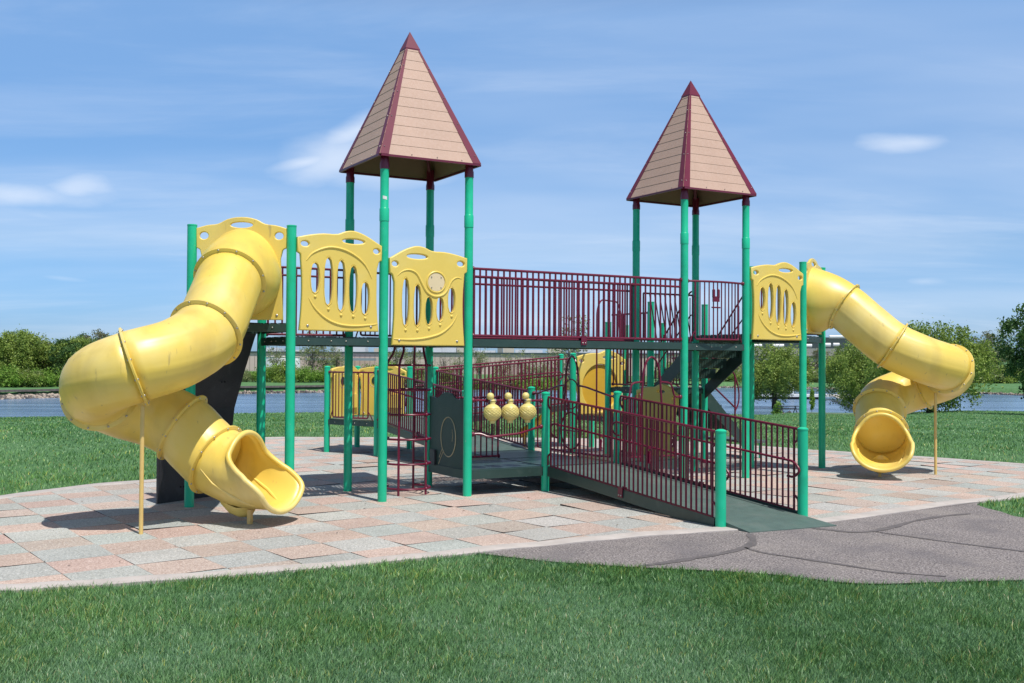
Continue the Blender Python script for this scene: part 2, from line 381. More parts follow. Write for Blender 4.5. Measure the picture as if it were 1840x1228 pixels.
# ------------------------------------------------------------------ moulded plastic panels (2-D outlines with openings, given thickness)
def panel(name, a, b, z0, h, style, parent=None, label=None, cat=None, group=None, mt=None, mirror=False, depth=.034, w=None, part='panel'):
    a = Vector((a[0], a[1], 0)); b = Vector((b[0], b[1], 0)); ux = (b-a).normalized(); W = w or (b-a).length-2*PR+.004
    nrm = Vector((ux.y, -ux.x, 0)); org = (a+b)/2-ux*W/2+nrm*.042
    OUT = [(.03, 0), (.5, -.003), (.965, 0), (.945, .2), (.94, .45), (.965, .70), (1, .72), (1, .865), (.93, .90), (.84, .945), (.75, .98), (.655, 1.0), (.56, .99), (.47, .96), (.3, .955), (.14, .935), (0, .905), (0, .765), (.035, .745), (.055, .5), (.05, .22)]
    def ell(cx, cz, rx, rz, n=16): return [(cx+rx*math.cos(2*PI*k/n), cz+rz*math.sin(2*PI*k/n)) for k in range(n)]
    def slot(x, z0_, z1_, wd=.048):
        n = 12; cz = (z0_+z1_)/2; hz = (z1_-z0_)/2
        return [(x+wd*math.copysign(abs(math.cos(2*PI*k/n))**.8, math.cos(2*PI*k/n)), cz+hz*math.sin(2*PI*k/n)) for k in range(n)]
    holes = []; ridges = []; disc = None
    ears = [ell(.085, .845, .05, .028), ell(.935, .81, .042, .028)]
    if style == 'window':
        holes = [ell(.655, .895, .135, .026)]+ears+[slot(x, p, q) for x, p, q in ((.205, .36, .67), (.36, .24, .73), (.51, .185, .71), (.655, .175, .66), (.80, .16, .50))]
        ridges = [[(.10, .68), (.18, .76), (.35, .82), (.52, .81), (.68, .75), (.80, .66), (.88, .53)], [(.13, .32), (.20, .22), (.33, .12), (.48, .065), (.65, .05), (.82, .06), (.95, .075)]]
    elif style == 'bubble':
        holes = [ell(.655, .895, .135, .026)]+ears+[slot(x, p, q, .044) for x, p, q in ((.205, .33, .60), (.355, .24, .50), (.50, .20, .50), (.65, .18, .62), (.80, .18, .68))]
        disc = (.41, .645, .125)
        ridges = [[(.07, .69), (.14, .70), (.21, .66), (.27, .56), (.34, .51), (.44, .50), (.53, .54), (.59, .62), (.66, .72), (.75, .755), (.84, .74), (.91, .69)], [(.13, .32), (.20, .22), (.33, .13), (.48, .085), (.65, .06), (.82, .055), (.95, .06)]]
    elif style == 'opening':
        holes = [ell(.47, .46, .37, .34, 28), ell(.655, .895, .135, .026)]+ears
    elif style == 'plain':
        holes = [ell(.62, .90, .10, .024)]+ears
    if mirror == True:
        fx = lambda p: (1-p[0], p[1])
        OUT = [fx(p) for p in OUT][::-1]; holes = [[fx(p) for p in h_] for h_ in holes]; ridges = [[fx(p) for p in r_] for r_ in ridges]
        if disc: disc = (1-disc[0], disc[1], disc[2])
    cu = bpy.data.curves.new('tmp', 'CURVE'); cu.dimensions = '2D'; cu.fill_mode = 'BOTH'; cu.extrude = depth-.017; cu.bevel_depth = .017; cu.bevel_resolution = 3; cu.offset = -.014
    def spl(pts, kind, res):
        sp = cu.splines.new('BEZIER'); sp.bezier_points.add(len(pts)-1); sp.use_cyclic_u = True; sp.resolution_u = res
        for bp_, p in zip(sp.bezier_points, pts):
            bp_.co = (p[0]*W, p[1]*h, 0); bp_.handle_left_type = bp_.handle_right_type = kind
    # outline: vector handles at the hard corners
    spl(OUT, 'AUTO', 3)
    for k, bp_ in enumerate(cu.splines[0].bezier_points):
        x, z = OUT[k]
        if z < .01 or (.7 < z < .77) or (x in (0, 1)): bp_.handle_left_type = bp_.handle_right_type = 'VECTOR'
    for h_ in holes: spl(h_, 'AUTO', 2)
    tmp = bpy.data.objects.new('tmp', cu); C.objects.link(tmp)
    bpy.context.view_layer.update()
    me = bpy.data.meshes.new_from_object(tmp.evaluated_get(bpy.context.evaluated_depsgraph_get()))
    bpy.data.objects.remove(tmp)
    X = lambda x, z, d=0: org+ux*x+nrm*d+Vector((0, 0, z0+z))
    mb = MB(); mb.add([X(v.co.x, v.co.y, v.co.z) for v in me.vertices], [tuple(p.vertices) for p in me.polygons])
    for s in (1, -1):
        for r_ in ridges:
            pts = [X(p[0]*W, p[1]*h, s*(depth-.004)) for p in r_]
            # smooth through the points
            q = []
            for i in range(len(pts)-1):
                p0, p1, p2, p3 = pts[max(i-1, 0)], pts[i], pts[i+1], pts[min(i+2, len(pts)-1)]
                for k in range(4):
                    u_ = k/4; q.append(.5*((2*p1)+(p2-p0)*u_+(2*p0-5*p1+4*p2-p3)*u_*u_+(3*p1-p0-3*p2+p3)*u_**3))
            q.append(pts[-1]); n = len(q)
            mb.tube(q, [.004+.016*math.sin(PI*(k+.5)/n)**.5 for k in range(n)], 8)
        if style in ('window', 'bubble'):
            for hh in holes[3:]:
                cx = sum(p[0] for p in hh)/len(hh); zt = max(p[1] for p in hh); zb = min(p[1] for p in hh)
                mb.tube([X((p[0]*1.0)*W+(p[0]-cx)*W*.25, p[1]*h, s*(depth-.001)) for p in hh], .007, 6, closed=True)
                mb.sphere(X(cx*W, (zb-.03)*h, s*(depth-.008)), .024, 10)
    for cx in (.12, .87):
        bolt(mb, X(cx*W, .045*h, depth), nrm, .015); bolt(mb, X(cx*W, .045*h, -depth), -nrm, .015)
    mats_ = [mt or M['yellowpanel'], M['bolt']]
    if parent is not None: o = build(name, mb, mats_, parent, angle=40)
    else: o = build(name, mb, mats_, None, label, cat, group, origin=(a+b)/2+Vector((0, 0, z0)), angle=40)
    if disc:
        md = MB(); c = X(disc[0]*W, disc[1]*h, depth)
        md.lathe([(disc[2]*W*.86, -.02), (disc[2]*W*.86, .004), (.0005, .005)], c, 32, nrm)
        for k in range(4): bolt(md, c+(ux*math.cos(PI/4+k*PI/2)+Vector((0, 0, 1))*math.sin(PI/4+k*PI/2))*disc[2]*W*.7+nrm*.005, nrm, .008)
        build('disc', md, [M['beige'], M['bolt']], o)
        md = MB().tube([c+(ux*math.cos(2*PI*k/32)+Vector((0, 0, 1))*math.sin(2*PI*k/32))*disc[2]*W*.97 for k in range(32)], .013, 8, closed=True)
        build('disc_rim', md, M['yellowpanel'], o)
    return o
panel('window_panel', P(-1, 0), P(0, 0), 2.367, 1.37, 'window', label='yellow slotted panel directly beside the left slide, higher of the two on the left', cat='play panel', group='yellow slotted window panels')
panel('window_panel', P(0, 0), P(1, 0), 2.186, 1.40, 'bubble', mirror=True, label='yellow slotted panel with a round beige disc, under the nearer tower roof', cat='play panel', group='yellow slotted window panels')
panel('window_panel', P(5, 0), P(6, 0), 2.366, 1.35, 'window', label='yellow slotted panel between the right tower and the right slide', cat='play panel', group='yellow slotted window panels')

# ------------------------------------------------------------------ tube slides
def slide(Mpt, F, Sd, label, pole, leg, zoff=0, ef=0):
    t = thing('tube_slide', Vector((Mpt.x, Mpt.y, 0))+F*1.3, label, 'tube slide', 'yellow spiral tube slides')
    W3 = lambda f, s, z: Vector((Mpt.x, Mpt.y, 0))+F*f+Sd*s+Vector((0, 0, z+zoff))
    R = .41; RF = .462
    K = [(-.02, 0, 3.08), (.25, 0, 3.08), (.56, .0, 2.98), (.95, .015, 2.64), (1.38, .06, 2.28), (1.86, .24, 2.04), (2.21, .62, 1.88), (2.10, 1.03, 1.73), (1.68, 1.20, 1.57), (1.30, 1.07, 1.42), (1.10, .78, 1.30), (1.09, .42, 1.13), (1.14, .19, .93), (1.21, -.04, .75), (1.33-ef*.6, -.36, .635), (1.43-ef, -.625, .62)]
    pts = [W3(*k) for k in K]
    dense = []; idx = []
    for i in range(len(pts)-1):
        p0, p1, p2, p3 = pts[max(i-1, 0)], pts[i], pts[i+1], pts[min(i+2, len(pts)-1)]
        idx.append(len(dense))
        for k in range(8):
            u_ = k/8; dense.append(.5*((2*p1)+(p2-p0)*u_+(2*p0-5*p1+4*p2-p3)*u_*u_+(3*p1-p0-3*p2+p3)*u_**3))
    idx.append(len(dense)); dense.append(pts[-1]); n = len(dense)
    T = [(dense[min(i+1, n-1)]-dense[max(i-1, 0)]).normalized() for i in range(n)]
    seg = 72; RIBS = (11, 20, 30, 43, 52, 62)
    def frame(i):
        tt = T[i]; up = Vector((0, 0, 1)); nv = (up-tt*up.dot(tt)).normalized(); return nv, tt.cross(nv)
    def ring(i, r, shift=None):
        nv, bn = frame(i)
        return [dense[i]+(nv*math.cos(2*PI*k/seg)+bn*math.sin(2*PI*k/seg))*r+(T[i]*shift(2*PI*k/seg) if shift else Vector()) for k in range(seg)]
    joints = [2, 4, 6, 8, 11, 13]
    def wall(rings, name, mats_=None):
        mb = MB(); vs = [p for r_ in rings for p in r_]; m = len(rings)
        mb.add(vs, [(i*seg+k, i*seg+(k+1) % seg, (i+1)*seg+(k+1) % seg, (i+1)*seg+k) for i in range(m-1) for k in range(seg)])
        o = build(name, mb, mats_ or M['yellow'], t, angle=50)
        md = o.modifiers.new('wall', 'SOLIDIFY'); md.thickness = .012; md.offset = -1
        return o
    # straight collar out of the hood, then each moulded tube section
    for a, b in zip(joints[:-1], joints[1:]):
        i0, i1 = idx[a], idx[b]; m = i1-i0
        rs_ = []
        for i in range(i0, i1+1):
            rg = ring(i, R+.004*math.exp(-min(i-i0, i1-i)/1.5)); env = min(1, (i-i0)/2, (i1-i)/2)
            for k in range(seg):
                if k in RIBS: rg[k] = rg[k]+(rg[k]-dense[i]).normalized()*(.006*env)
            rs_.append(rg)
        wall(rs_, 'tube_section')
    for j in joints:
        i = idx[j]; c = dense[i]; tt = T[i]; mb = MB()
        for s in (-1, 1):
            mb.lathe([(R-.002, .018*s), (R+.012, .018*s), (R+.018, .013*s), (RF, .012*s), (RF+.004, .009*s), (RF+.004, .001*s), (RF-.002, 0), (R-.002, 0)], c, seg, tt)
        nv, bn = frame(i)
        for k in range(12):
            a = 2*PI*(k+.35)/12; d = nv*math.cos(a)+bn*math.sin(a)
            for s in (-1, 1): bolt(mb, c+d*(R+.034)+tt*(.0125*s), tt*s, .011)
        build('flange', mb, [M['yellow'], M['bolt']], t, angle=40)
    # exit chute: flares out and is cut back at the top
    i0, i1 = idx[13], n-1; rings = []; m = 9
    for q in range(m+1):
        f = q/m; i = round(i0+(i1-i0)*f)
        rr = R+.006+.05*f**2
        def sh(a, f=f):
            c_ = math.cos(a); u_ = min(1, max(0, (.55-c_)/1.05)); u_ = u_*u_*(3-2*u_)
            return (-.20+.50*u_+.03*max(0, -c_))*f**1.3
        rg = ring(i, rr, sh); nv, bn = frame(i)
        for k in range(seg):
            c_ = math.cos(2*PI*k/seg)
            if c_ > .1: rg[k] = rg[k]-bn*((rg[k]-dense[i]).dot(bn)*.12*f*min(1, (c_-.1)*2))
        for k in range(seg):
            cb_ = math.cos(2*PI*k/seg)
            if cb_ < 0:
                rel = rg[k]-dense[i]; up_ = rel.dot(nv); rg[k] = rg[k]-nv*(up_*.06*f**2*abs(cb_))+bn*(rel.dot(bn)*.05*f**3)
        rings.append(rg)
    wall(rings, 'exit_chute')
    rimp = rings[-1]
    mb = MB().tube(rimp, .034, 12, closed=True)
    build('exit_rim', mb, M['yellow'], t)
    # moulded foot under the chute and its ridge
    fc = dense[idx[14]].copy(); fc.z = 0; tt = Vector((T[i1].x, T[i1].y, 0)).normalized(); sd = Vector((0, 0, 1)).cross(tt)
    mb = MB(); fc = fc+tt*.05; g_ = [(-.34, .05, .33), (-.24, .13, .20), (-.12, .16, .11), (0, .15, .075), (.08, .11, .085), (.14, .05, .15)]; tz = lambda x: .205+.50*max(0, -x-.04)
    vs = []; 
    for (x, w, z) in g_:
        for k in range(9):
            a = PI*k/8; vs.append(fc+tt*x+sd*(w*math.cos(a))+Vector((0, 0, tz(x)-(tz(x)-min(z, tz(x)-.01))*math.sin(a)**.5)))
    fs = [(i*9+k, i*9+k+1, (i+1)*9+k+1, (i+1)*9+k) for i in range(len(g_)-1) for k in range(8)]
    fs += [tuple(range(9)), tuple((len(g_)-1)*9+k for k in range(9))]
    mb.add(vs, fs)
    build('chute_foot', mb, M['yellow'], t, angle=80)
    for s in (1, -1):
        q = []
        for r_i, deg in ((1, 96), (3, 112), (5, 127), (6, 138), (7, 150)):
            k = round(seg*deg/360)*s; q.append(rings[r_i][k % seg])
        build('chute_ridge', MB().tube(q, [.003, .016, .026, .022, .006], 8), M['yellow'], t, angle=80)
    # hood: moulded plate between the posts with a conical collar
    ux = -Sd if Sd.cross(F).z < 0 else Sd
    a = W3(0, -S_/2, 0) if ux.dot(Sd) > 0 else W3(0, S_/2, 0); b = W3(0, S_/2, 0) if ux.dot(Sd) > 0 else W3(0, -S_/2, 0)
    z0 = 2.50+zoff; h = 1.36; W = S_-2*PR; org = (a+b)/2-ux*W/2; org.z = 0
    hood = MB(); cz = 3.06+zoff-z0; HR = .50
    cu = bpy.data.curves.new('tmp', 'CURVE'); cu.dimensions = '2D'; cu.fill_mode = 'BOTH'; cu.extrude = .010; cu.bevel_depth = .012; cu.bevel_resolution = 2; cu.offset = -.010
    def spl(pts, res=3, vec=()):
        sp = cu.splines.new('BEZIER'); sp.bezier_points.add(len(pts)-1); sp.use_cyclic_u = True; sp.resolution_u = res
        for k, (bp_, p) in enumerate(zip(sp.bezier_points, pts)):
            bp_.co = (p[0], p[1], 0); bp_.handle_left_type = bp_.handle_right_type = 'VECTOR' if k in vec else 'AUTO'
    O = [(.04, 0), (W-.04, 0), (W-.06, .5), (W-.05, .93), (W, .96), (W, 1.22), (W*.88, 1.26), (W*.76, 1.28), (W*.66, 1.34), (W/2, 1.37), (W*.34, 1.34), (W*.24, 1.28), (W*.12, 1.26), (0, 1.22), (0, .96), (.05, .93), (.06, .5)]
    spl(O, 3, (0, 1, 4, 5, 13, 14)); e_ = lambda cx, cz_, rx, rz: [(cx+rx*math.cos(2*PI*k/16), cz_+rz*math.sin(2*PI*k/16)) for k in range(16)]
    spl(e_(W/2, cz, R-.02, R-.02)); spl(e_(.10, 1.12, .06, .05)); spl(e_(W-.10, 1.12, .06, .05)); spl(e_(W/2, 1.265, .15, .04))
    tmp = bpy.data.objects.new('tmp', cu); C.objects.link(tmp); bpy.context.view_layer.update()
    me = bpy.data.meshes.new_from_object(tmp.evaluated_get(bpy.context.evaluated_depsgraph_get())); bpy.data.objects.remove(tmp)
    hood.add([org+ux*v.co.x+F*v.co.z+Vector((0, 0, z0+v.co.y)) for v in me.vertices], [tuple(p.vertices) for p in me.polygons])
    for x in (.12, W-.12): bolt(hood, org+ux*x+F*.022+Vector((0, 0, z0+.06)), F, .015)
    ho = build('entrance_hood', hood, [M['yellow'], M['bolt']], t, angle=45)
    i1 = idx[2]; e = ring(i1, R+.006); cc = W3(.0, 0, 3.06); rings = []
    nv0 = Vector((0, 0, 1)); bn0 = F.cross(nv0); 
    for q in range(9):
        f = q/8; r_ = []
        for k in range(seg):
            aa = 2*PI*k/seg
            rad = .535+.125*max(0, math.cos(aa))**3
            p0 = cc+(nv0*math.cos(aa)+bn0*math.sin(aa))*rad*(1 if math.cos(aa) > -.99 else 1)
            if p0.z < z0+.02: p0.z = z0+.02
            g_ = f**.85
            p = p0.lerp(e[k], g_); out = (p-cc.lerp(dense[i1], g_)).normalized()
            r_.append(p+out*(.045*math.sin(PI*f)))
        rings.append(r_)
    mb = MB(); vs = [p for r_ in rings for p in r_]
    mb.add(vs, [(i*seg+k, i*seg+(k+1) % seg, (i+1)*seg+(k+1) % seg, (i+1)*seg+k) for i in range(8) for k in range(seg)])
    co = build('collar', mb, M['yellow'], ho, angle=60)
    # supports
    pz = dense[idx[6]].z-RF+.03
    mb = MB().tube([(pole[0], pole[1], -.02), (pole[0], pole[1], pz)], .024, 14)
    build('support_pole', mb, M['yellowpole'], t)
    mb = MB().box((leg[0], leg[1], .07), (.05, .05, .22), tt)
    build('support_leg', mb, M['yellowpole'], t)
    return t
Ml = (P1+P(-1, 0))/2; el = (P(-1, 0)-P1).normalized(); Fl = Vector((el.y, -el.x, 0))
slide(Ml, Fl, -el, 'big left yellow spiral tube slide nearest the camera, its mouth turned to the right', (-4.145, 11.93), (-3.115, 12.70))
Mr = (P(6, 0)+P6)/2; er = (P6-P(6, 0)).normalized(); Fr = Vector((er.y, -er.x, 0))
slide(Mr, Fr, er, 'right yellow spiral tube slide with its round mouth facing the camera', (7.50, 18.80), (6.37, 18.38), ef=.10)

# ------------------------------------------------------------------ black climbing wall beside the left slide platform
n_ = -(U); n_ = Vector((-(P(-1, 1)-P1).normalized().y, (P(-1, 1)-P1).normalized().x, 0))
t = thing('climbing_wall', (P1+P(-1, 1))/2+n_*.5, 'black moulded climbing wall leaning against the platform behind the left slide', 'climbing wall')
e = (P(-1, 1)-P1).normalized(); a = P1+e*.0; b = P(-1, 1)-e*.0
prof = [(.05, 2.50), (.16, 2.30), (.36, 1.80), (.55, 1.27), (.60, .9), (.60, 0)]
mb = MB()
for (o0, z0), (o1, z1) in zip(prof[:-1], prof[1:]):
    for (m_, q0, q1) in ((0, a, b),):
        v = [q0+n_*o0+Vector((0, 0, z0)), q1+n_*o0+Vector((0, 0, z0)), q1+n_*o1+Vector((0, 0, z1)), q0+n_*o1+Vector((0, 0, z1))]
        w = [p-n_*.03 for p in v]; mb.add(v+w, [(0, 1, 2, 3), (7, 6, 5, 4), (0, 4, 5, 1), (1, 5, 6, 2), (2, 6, 7, 3), (3, 7, 4, 0)])
build('wall_sheet', mb, M['black'], t, smooth=False)
mb = MB()
for q in (a, b): mb.tube([q+n_*o+Vector((0, 0, z)) for o, z in prof], .022, 8)
mb.beam(a+n_*.585+Vector((0, 0, 1.0)), b+n_*.585+Vector((0, 0, 1.0)), .045, .012)
build('edge_frame', mb, M['black'], t)
mb = MB()
for f, z, o in ((.3, 2.0, .28), (.7, 1.75, .38), (.25, 1.45, .48), (.75, 1.2, .56), (.4, .8, .6), (.7, .5, .6), (.3, .3, .6)):
    mb.sphere(a.lerp(b, f)+n_*(o+.02)+Vector((0, 0, z)), .055, 10, sz=.6)
    for s in (-.03, .03): mb.sphere(a.lerp(b, f)+e*s+n_*(o-.035)+Vector((0, 0, z-.1)), .013, 8, mi=1)
build('hand_hold', mb, [M['black'], M['dark']], t)

# ------------------------------------------------------------------ bridge between the towers
t = thing('bridge', P(2.5, .5), 'long upper bridge with maroon railings joining the two roofed towers', 'bridge')
mb = MB().prism([(p.x, p.y) for p in (P(1, .04), P(4, .04), P(4, .96), P(1, .96))], DZ-.03, DZ-.018)
build('deck', mb, M['perf'], t, smooth=False)
mb = MB()
for j in (.0, 1.0): mb.beam(P(1, j, DZ-.055)+U*.065, P(4, j, DZ-.055)-U*.065, .05, .11)
for k in range(9): mb.beam(P(1.2+k*.32, .03, DZ-.09), P(1.2+k*.32, .97, DZ-.09), .04, .04)
build('side_beam', mb, M['beam'], t, smooth=False)
for j in (0, 1): build('railing', railing_mb(P(1, j, DZ), P(4, j, DZ), 1.03, gap=.05, double=True, br=.0155, rr=.0195), RM, t)

# bowed barrier at the near face of the farther tower with a toy bracket
t = thing('bowed_barrier', P(4.5, 0, DZ), 'short bowed maroon barrier on the front of the farther tower', 'safety barrier', 'bowed maroon barriers')
build('frame', barrier_mb(P(4, 0), P(5, 0), DZ+.04, 3.31, .10), RM, t)
mb = MB(); c = P(4.43, 0, 3.02)-V*.12
mb.box(c, (.14, .02, .09), U); mb.box(c+U*-.05+Vector((0, 0, .09)), (.04, .03, .13), U); mb.box(c+U*.05+Vector((0, 0, .09)), (.04, .03, .13), U); mb.sphere(c+U*.05+Vector((0, 0, .15)), .02); mb.sphere(c+U*-.05+Vector((0, 0, .15)), .02)
mb.tube([c-U*.09-Vector((0, 0, .14)), c+U*.09-Vector((0, 0, .14))], .012, 8)
build('toy_bracket', mb, M['maroon'], t)
t = thing('bowed_barrier', P(.5, 1, DZ), 'maroon barrier on the back of the nearer tower, seen through the yellow panels', 'safety barrier', 'bowed maroon barriers')
build('frame', barrier_mb(P(0, 1), P(1, 1), DZ+.04, 3.31, -.10), RM, t)
# slanted-bar barrier
t = thing('slanted_barrier', P(4.5, 1, DZ), 'maroon barrier of slanting bars at the back of the farther tower, beside the stair', 'safety barrier')
mb = MB(); a = P(4.12, 1); b = P(4.95, 1)
mb.tube([a+Vector((0, 0, 3.18)), b+Vector((0, 0, 3.18))], .0165, 9); mb.tube([a+Vector((0, 0, 2.36)), b+Vector((0, 0, 2.36))], .0165, 9)
mb.tube([a+Vector((0, 0, 3.18)), a+Vector((0, 0, 2.36))], .015, 8); mb.tube([b+Vector((0, 0, 3.18)), b+Vector((0, 0, 2.36))], .015, 8)
for k in range(8): mb.tube([a.lerp(b, .12+.1*k)+Vector((0, 0, 3.18)), a.lerp(b, min(.99, .27+.1*k))+Vector((0, 0, 2.36))], .011, 7)
build('bars', mb, M['maroon'], t)

# ------------------------------------------------------------------ cage climber under the disc panel
t = thing('cage_climber', (-1.53, 15.72, 0), 'round maroon cage climber with hoop rungs under the panel with the beige disc', 'climber')
cx, cy, R_ = -1.535, 15.73, .335; mb = MB()
pipes = [(-1.637, 15.40), (-1.248, 15.55), (-1.48, 16.06), (-1.865, 15.80)]
angs = []
for k, (x, y) in enumerate(pipes):
    a = math.atan2(y-cy, x-cx); angs.append(a); x = cx+R_*math.cos(a); y = cy+R_*math.sin(a)
    tx = cx+R_*.72*math.cos(a)+.03; ty = cy+R_*.72*math.sin(a)
    mb.tube(rounded([(x, y, -.02), (x, y, 1.93), (tx, ty, 2.1), (tx, ty, 2.34)], .12, 5), .0175, 10)
build('upright', mb, M['maroon'], t)
for k in range(6):
    z = .10+k*.36; mb = MB(); a0 = angs[3]-.25; n = 24
    span = 2*PI*(.80 if k in (0, 1, 2, 3) else .9)
    mb.tube([(cx+R_*math.cos(a0+span*q/n), cy+R_*math.sin(a0+span*q/n), z) for q in range(n+1)], .0155, 9)
    for a in angs[1:3]: mb.sphere((cx+(R_+.01)*math.cos(a), cy+(R_+.01)*math.sin(a), z), .026, 10)
    build('hoop', mb, M['maroon'], t)

# ------------------------------------------------------------------ entrance ramp and low platform
def ramp_deck(c4, th, parent, mt=None):
    mb = MB(); v = [Vector(p) for p in c4]
    mb.add(v+[p-Vector((0, 0, .02)) for p in v], [(0, 1, 2, 3), (7, 6, 5, 4), (0, 4, 5, 1), (1, 5, 6, 2), (2, 6, 7, 3), (3, 7, 4, 0)])
    return build('ramp_deck', mb, mt or M['rampmat'], parent, smooth=False)
t = thing('entrance_ramp', P(2.5, -1.5), 'near access ramp rising from the path between two maroon railings', 'ramp')
zt = LZ-.01; z3 = .075
ramp_deck([P(2.03, -.03, zt), P(2.97, -.03, zt), P(2.97, -3, z3), P(2.03, -3, z3)], .1, t)
mb = MB(); a, b = P(2.03, -3, z3), P(2.97, -3, z3); c, d = P(3.0, -3.42, .012), P(2.03, -3.34, .012)
mb.add([a, b, c, d, a-Vector((0, 0, .06)), b-Vector((0, 0, .06)), c-Vector((0, 0, .01)), d-Vector((0, 0, .01))], [(0, 1, 2, 3), (0, 4, 5, 1), (1, 5, 6, 2), (2, 6, 7, 3), (3, 7, 4, 0)])
build('entry_plate', mb, M['rampmat'], t, smooth=False)
for i in (2, 3):
    mb = MB(); s = 1 if i == 2 else -1
    mb.beam(P(i, -.07, zt-.06), P(i, -2.93, z3-.045), .045, .15)
    build('side_beam', mb, M['beam'], t, smooth=False)
    build('railing', railing_mb(P(i, 0, zt), P(i, -3, z3-.005), 1.06, gap=.03, handrail=.66, loops=True, hand_side=U*s, inset=.15, br=.0138), RM, t)
for i, j, h in ((2, 0, 1.50), (2, -3, 1.165), (3, -3, 1.155), (3, 0, 1.50)): build('post', post_mb(P(i, j), h, dome=True), M['green'], t)

t = thing('low_platform', P(2.5, .5), 'low dark green platform at the top of the entrance ramp', 'play platform', 'low platforms along the ramps')
poly = [P(1, 0), P(4, 0), P(4, 1), P(3, 1), P(3, 2), P(2, 2), P(2, 1), P(1, 1)]
mb = MB()
for (i, j) in ((1, 0), (2, 0), (3, 0), (2, 1)):
    q = [P(i+.02, j+.02), P(i+.98, j+.02), P(i+.98, j+.98), P(i+.02, j+.98)]; mb.prism([(p.x, p.y) for p in q], LZ-.02, LZ)
build('deck', mb, M['deck'], t, smooth=False)
mb = MB()
for a, b in zip(poly, poly[1:]+poly[:1]):
    e = (b-a).normalized(); mb.beam(a+e*.06+Vector((0, 0, LZ-.075)), b-e*.06+Vector((0, 0, LZ-.075)), .05, .13)
for k in range(5): mb.beam(P(1.15+.18*k, .05, LZ-.06), P(1.15+.18*k, .95, LZ-.06), .04, .05)
build('deck_frame', mb, M['beam'], t, smooth=False)
build('post', post_mb(P(3, 2), 1.51, dome=True), M['green'], t)
for a, b in (((1, 1), (2, 1)),): build('barrier', railing_mb(P(*a, LZ), P(*b, LZ), 1.0, bracket=False), RM, t)

# panel with the painted magnifying glass
t = thing('picture_panel', P(1, .5, LZ), 'dark green panel with a cream outlined magnifying glass, edge of the low platform', 'play panel')
mb = MB(); n = 40; W0 = S_-.14; up = Vector((0, 0, 1)); nr = -U
def topz(f): return 1.02+.075*math.exp(-((f-.5)/.22)**4)+.012*math.cos(2*PI*(f-.5)*2)
pl = [(0, -.02)]+[(1, -.02)]+[(1-k/n, topz(1-k/n)) for k in range(n+1)]
a = P(1, 0, LZ)+V*.07+nr*.0
front = [a+V*(f*W0)+up*z+nr*.012 for f, z in pl]; back = [p-nr*.024 for p in front]; m_ = len(pl)
mb.add(front+back, [tuple(range(m_)), tuple(range(2*m_-1, m_-1, -1))]+[(i, m_+i, m_+(i+1) % m_, (i+1) % m_) for i in range(m_)])
pn = build('panel', mb, M['panelgreen'], t, smooth=False)
mb = MB(); c = a+V*(W0*.45)+up*.44+nr*.0135
mb.tube([c+V*.25*math.cos(2*PI*k/48)+up*.37*math.sin(2*PI*k/48)*.80 for k in range(48)], .008, 6, closed=True)
mb.tube([c+V*.17+up*-.23, c+V*.34+up*-.44], .005, 6); mb.tube([c+V*.20+up*-.19, c+V*.31+up*-.33], .005, 6)
mb.tube([c-V*.13+up*.12, c-V*.15+up*.03, c-V*.13+up*-.06], .003, 6)
build('drawing', mb, M['cream'], pn)
mb = MB().box(a+V*(W0*.87)+up*.0+nr*.02+up*.10, (.05, .17, .24), nr); build('hinge_block', mb, M['black'], t)

# spinning balls on a rail
t = thing('ball_rail', P(1.5, 0, LZ), 'maroon rail pair carrying play balls, between two posts above the low platform', 'play rail')
mb = MB(); o = -V*.0
za, zb = 1.375, .92
mb.tube([P(1, 0, za+.02)+U*.06, P(2, 0, za)-U*.06], .017, 10)
mb.tube(rounded([P(1, 0, .90)+U*.06, P(1.14, -.03, .91), P(1.22, -.08, .86), P(1.60, -.10, .90), P(1.85, -.04, .97), P(2, 0, .98)-U*.06], .05, 4), .017, 10)
for i, z in ((1, za+.02), (1, .90), (2, za), (2, .98)):
    s = 1 if i == 1 else -1; mb.sphere(P(i, 0, z)+U*(.085*s), .036, 12)
build('rail', mb, M['maroon'], t)
for nm, f, lab in (('a', 1.275, 'cream yellow netted ball on the maroon rail, closest to the tower post'), ('b', 1.50, 'middle one of three cream yellow netted balls on the rail'), ('c', 1.725, 'cream yellow netted ball on the maroon rail, closest to the short capped post')):
    c = P(f, -.06, 1.215); bt = thing('play_ball', c, lab, 'play ball', 'yellow balls on the maroon rail')
    mb = MB().sphere(c, .130, 24); mb.lathe([(.045, -.16), (.045, -.12), (.03, -.10)], c, 14); mb.lathe([(.042, .10), (.038, .16), (.05, .175), (.04, .185)], c, 14)
    bd = build('ball', mb, M['ball'], bt)
    mb = MB()
    for k in range(7):
        a = PI*k/7
        for s in (1, -1):
            ax = Vector((math.cos(a)*.55, math.sin(a)*.55, .8*s)).normalized(); e1 = ax.orthogonal().normalized(); e2 = ax.cross(e1)
            mb.tube([c+(e1*math.cos(2*PI*q/28)+e2*math.sin(2*PI*q/28))*.130 for q in range(28)], .0042, 5, closed=True)
    build('net_line', mb, M['ball'], bd)
    mb = MB().sphere(c+Vector((-.03, 0, .235)), .056, 16); mb.lathe([(.03, .14), (.028, .2)], c, 12); build('knob', mb, M['ball'], bt)
    mb = MB().tube([c-U*.05+up*.17, c+U*.05+up*.17], .03, 12); build('clamp', mb, M['bolt'], bt)

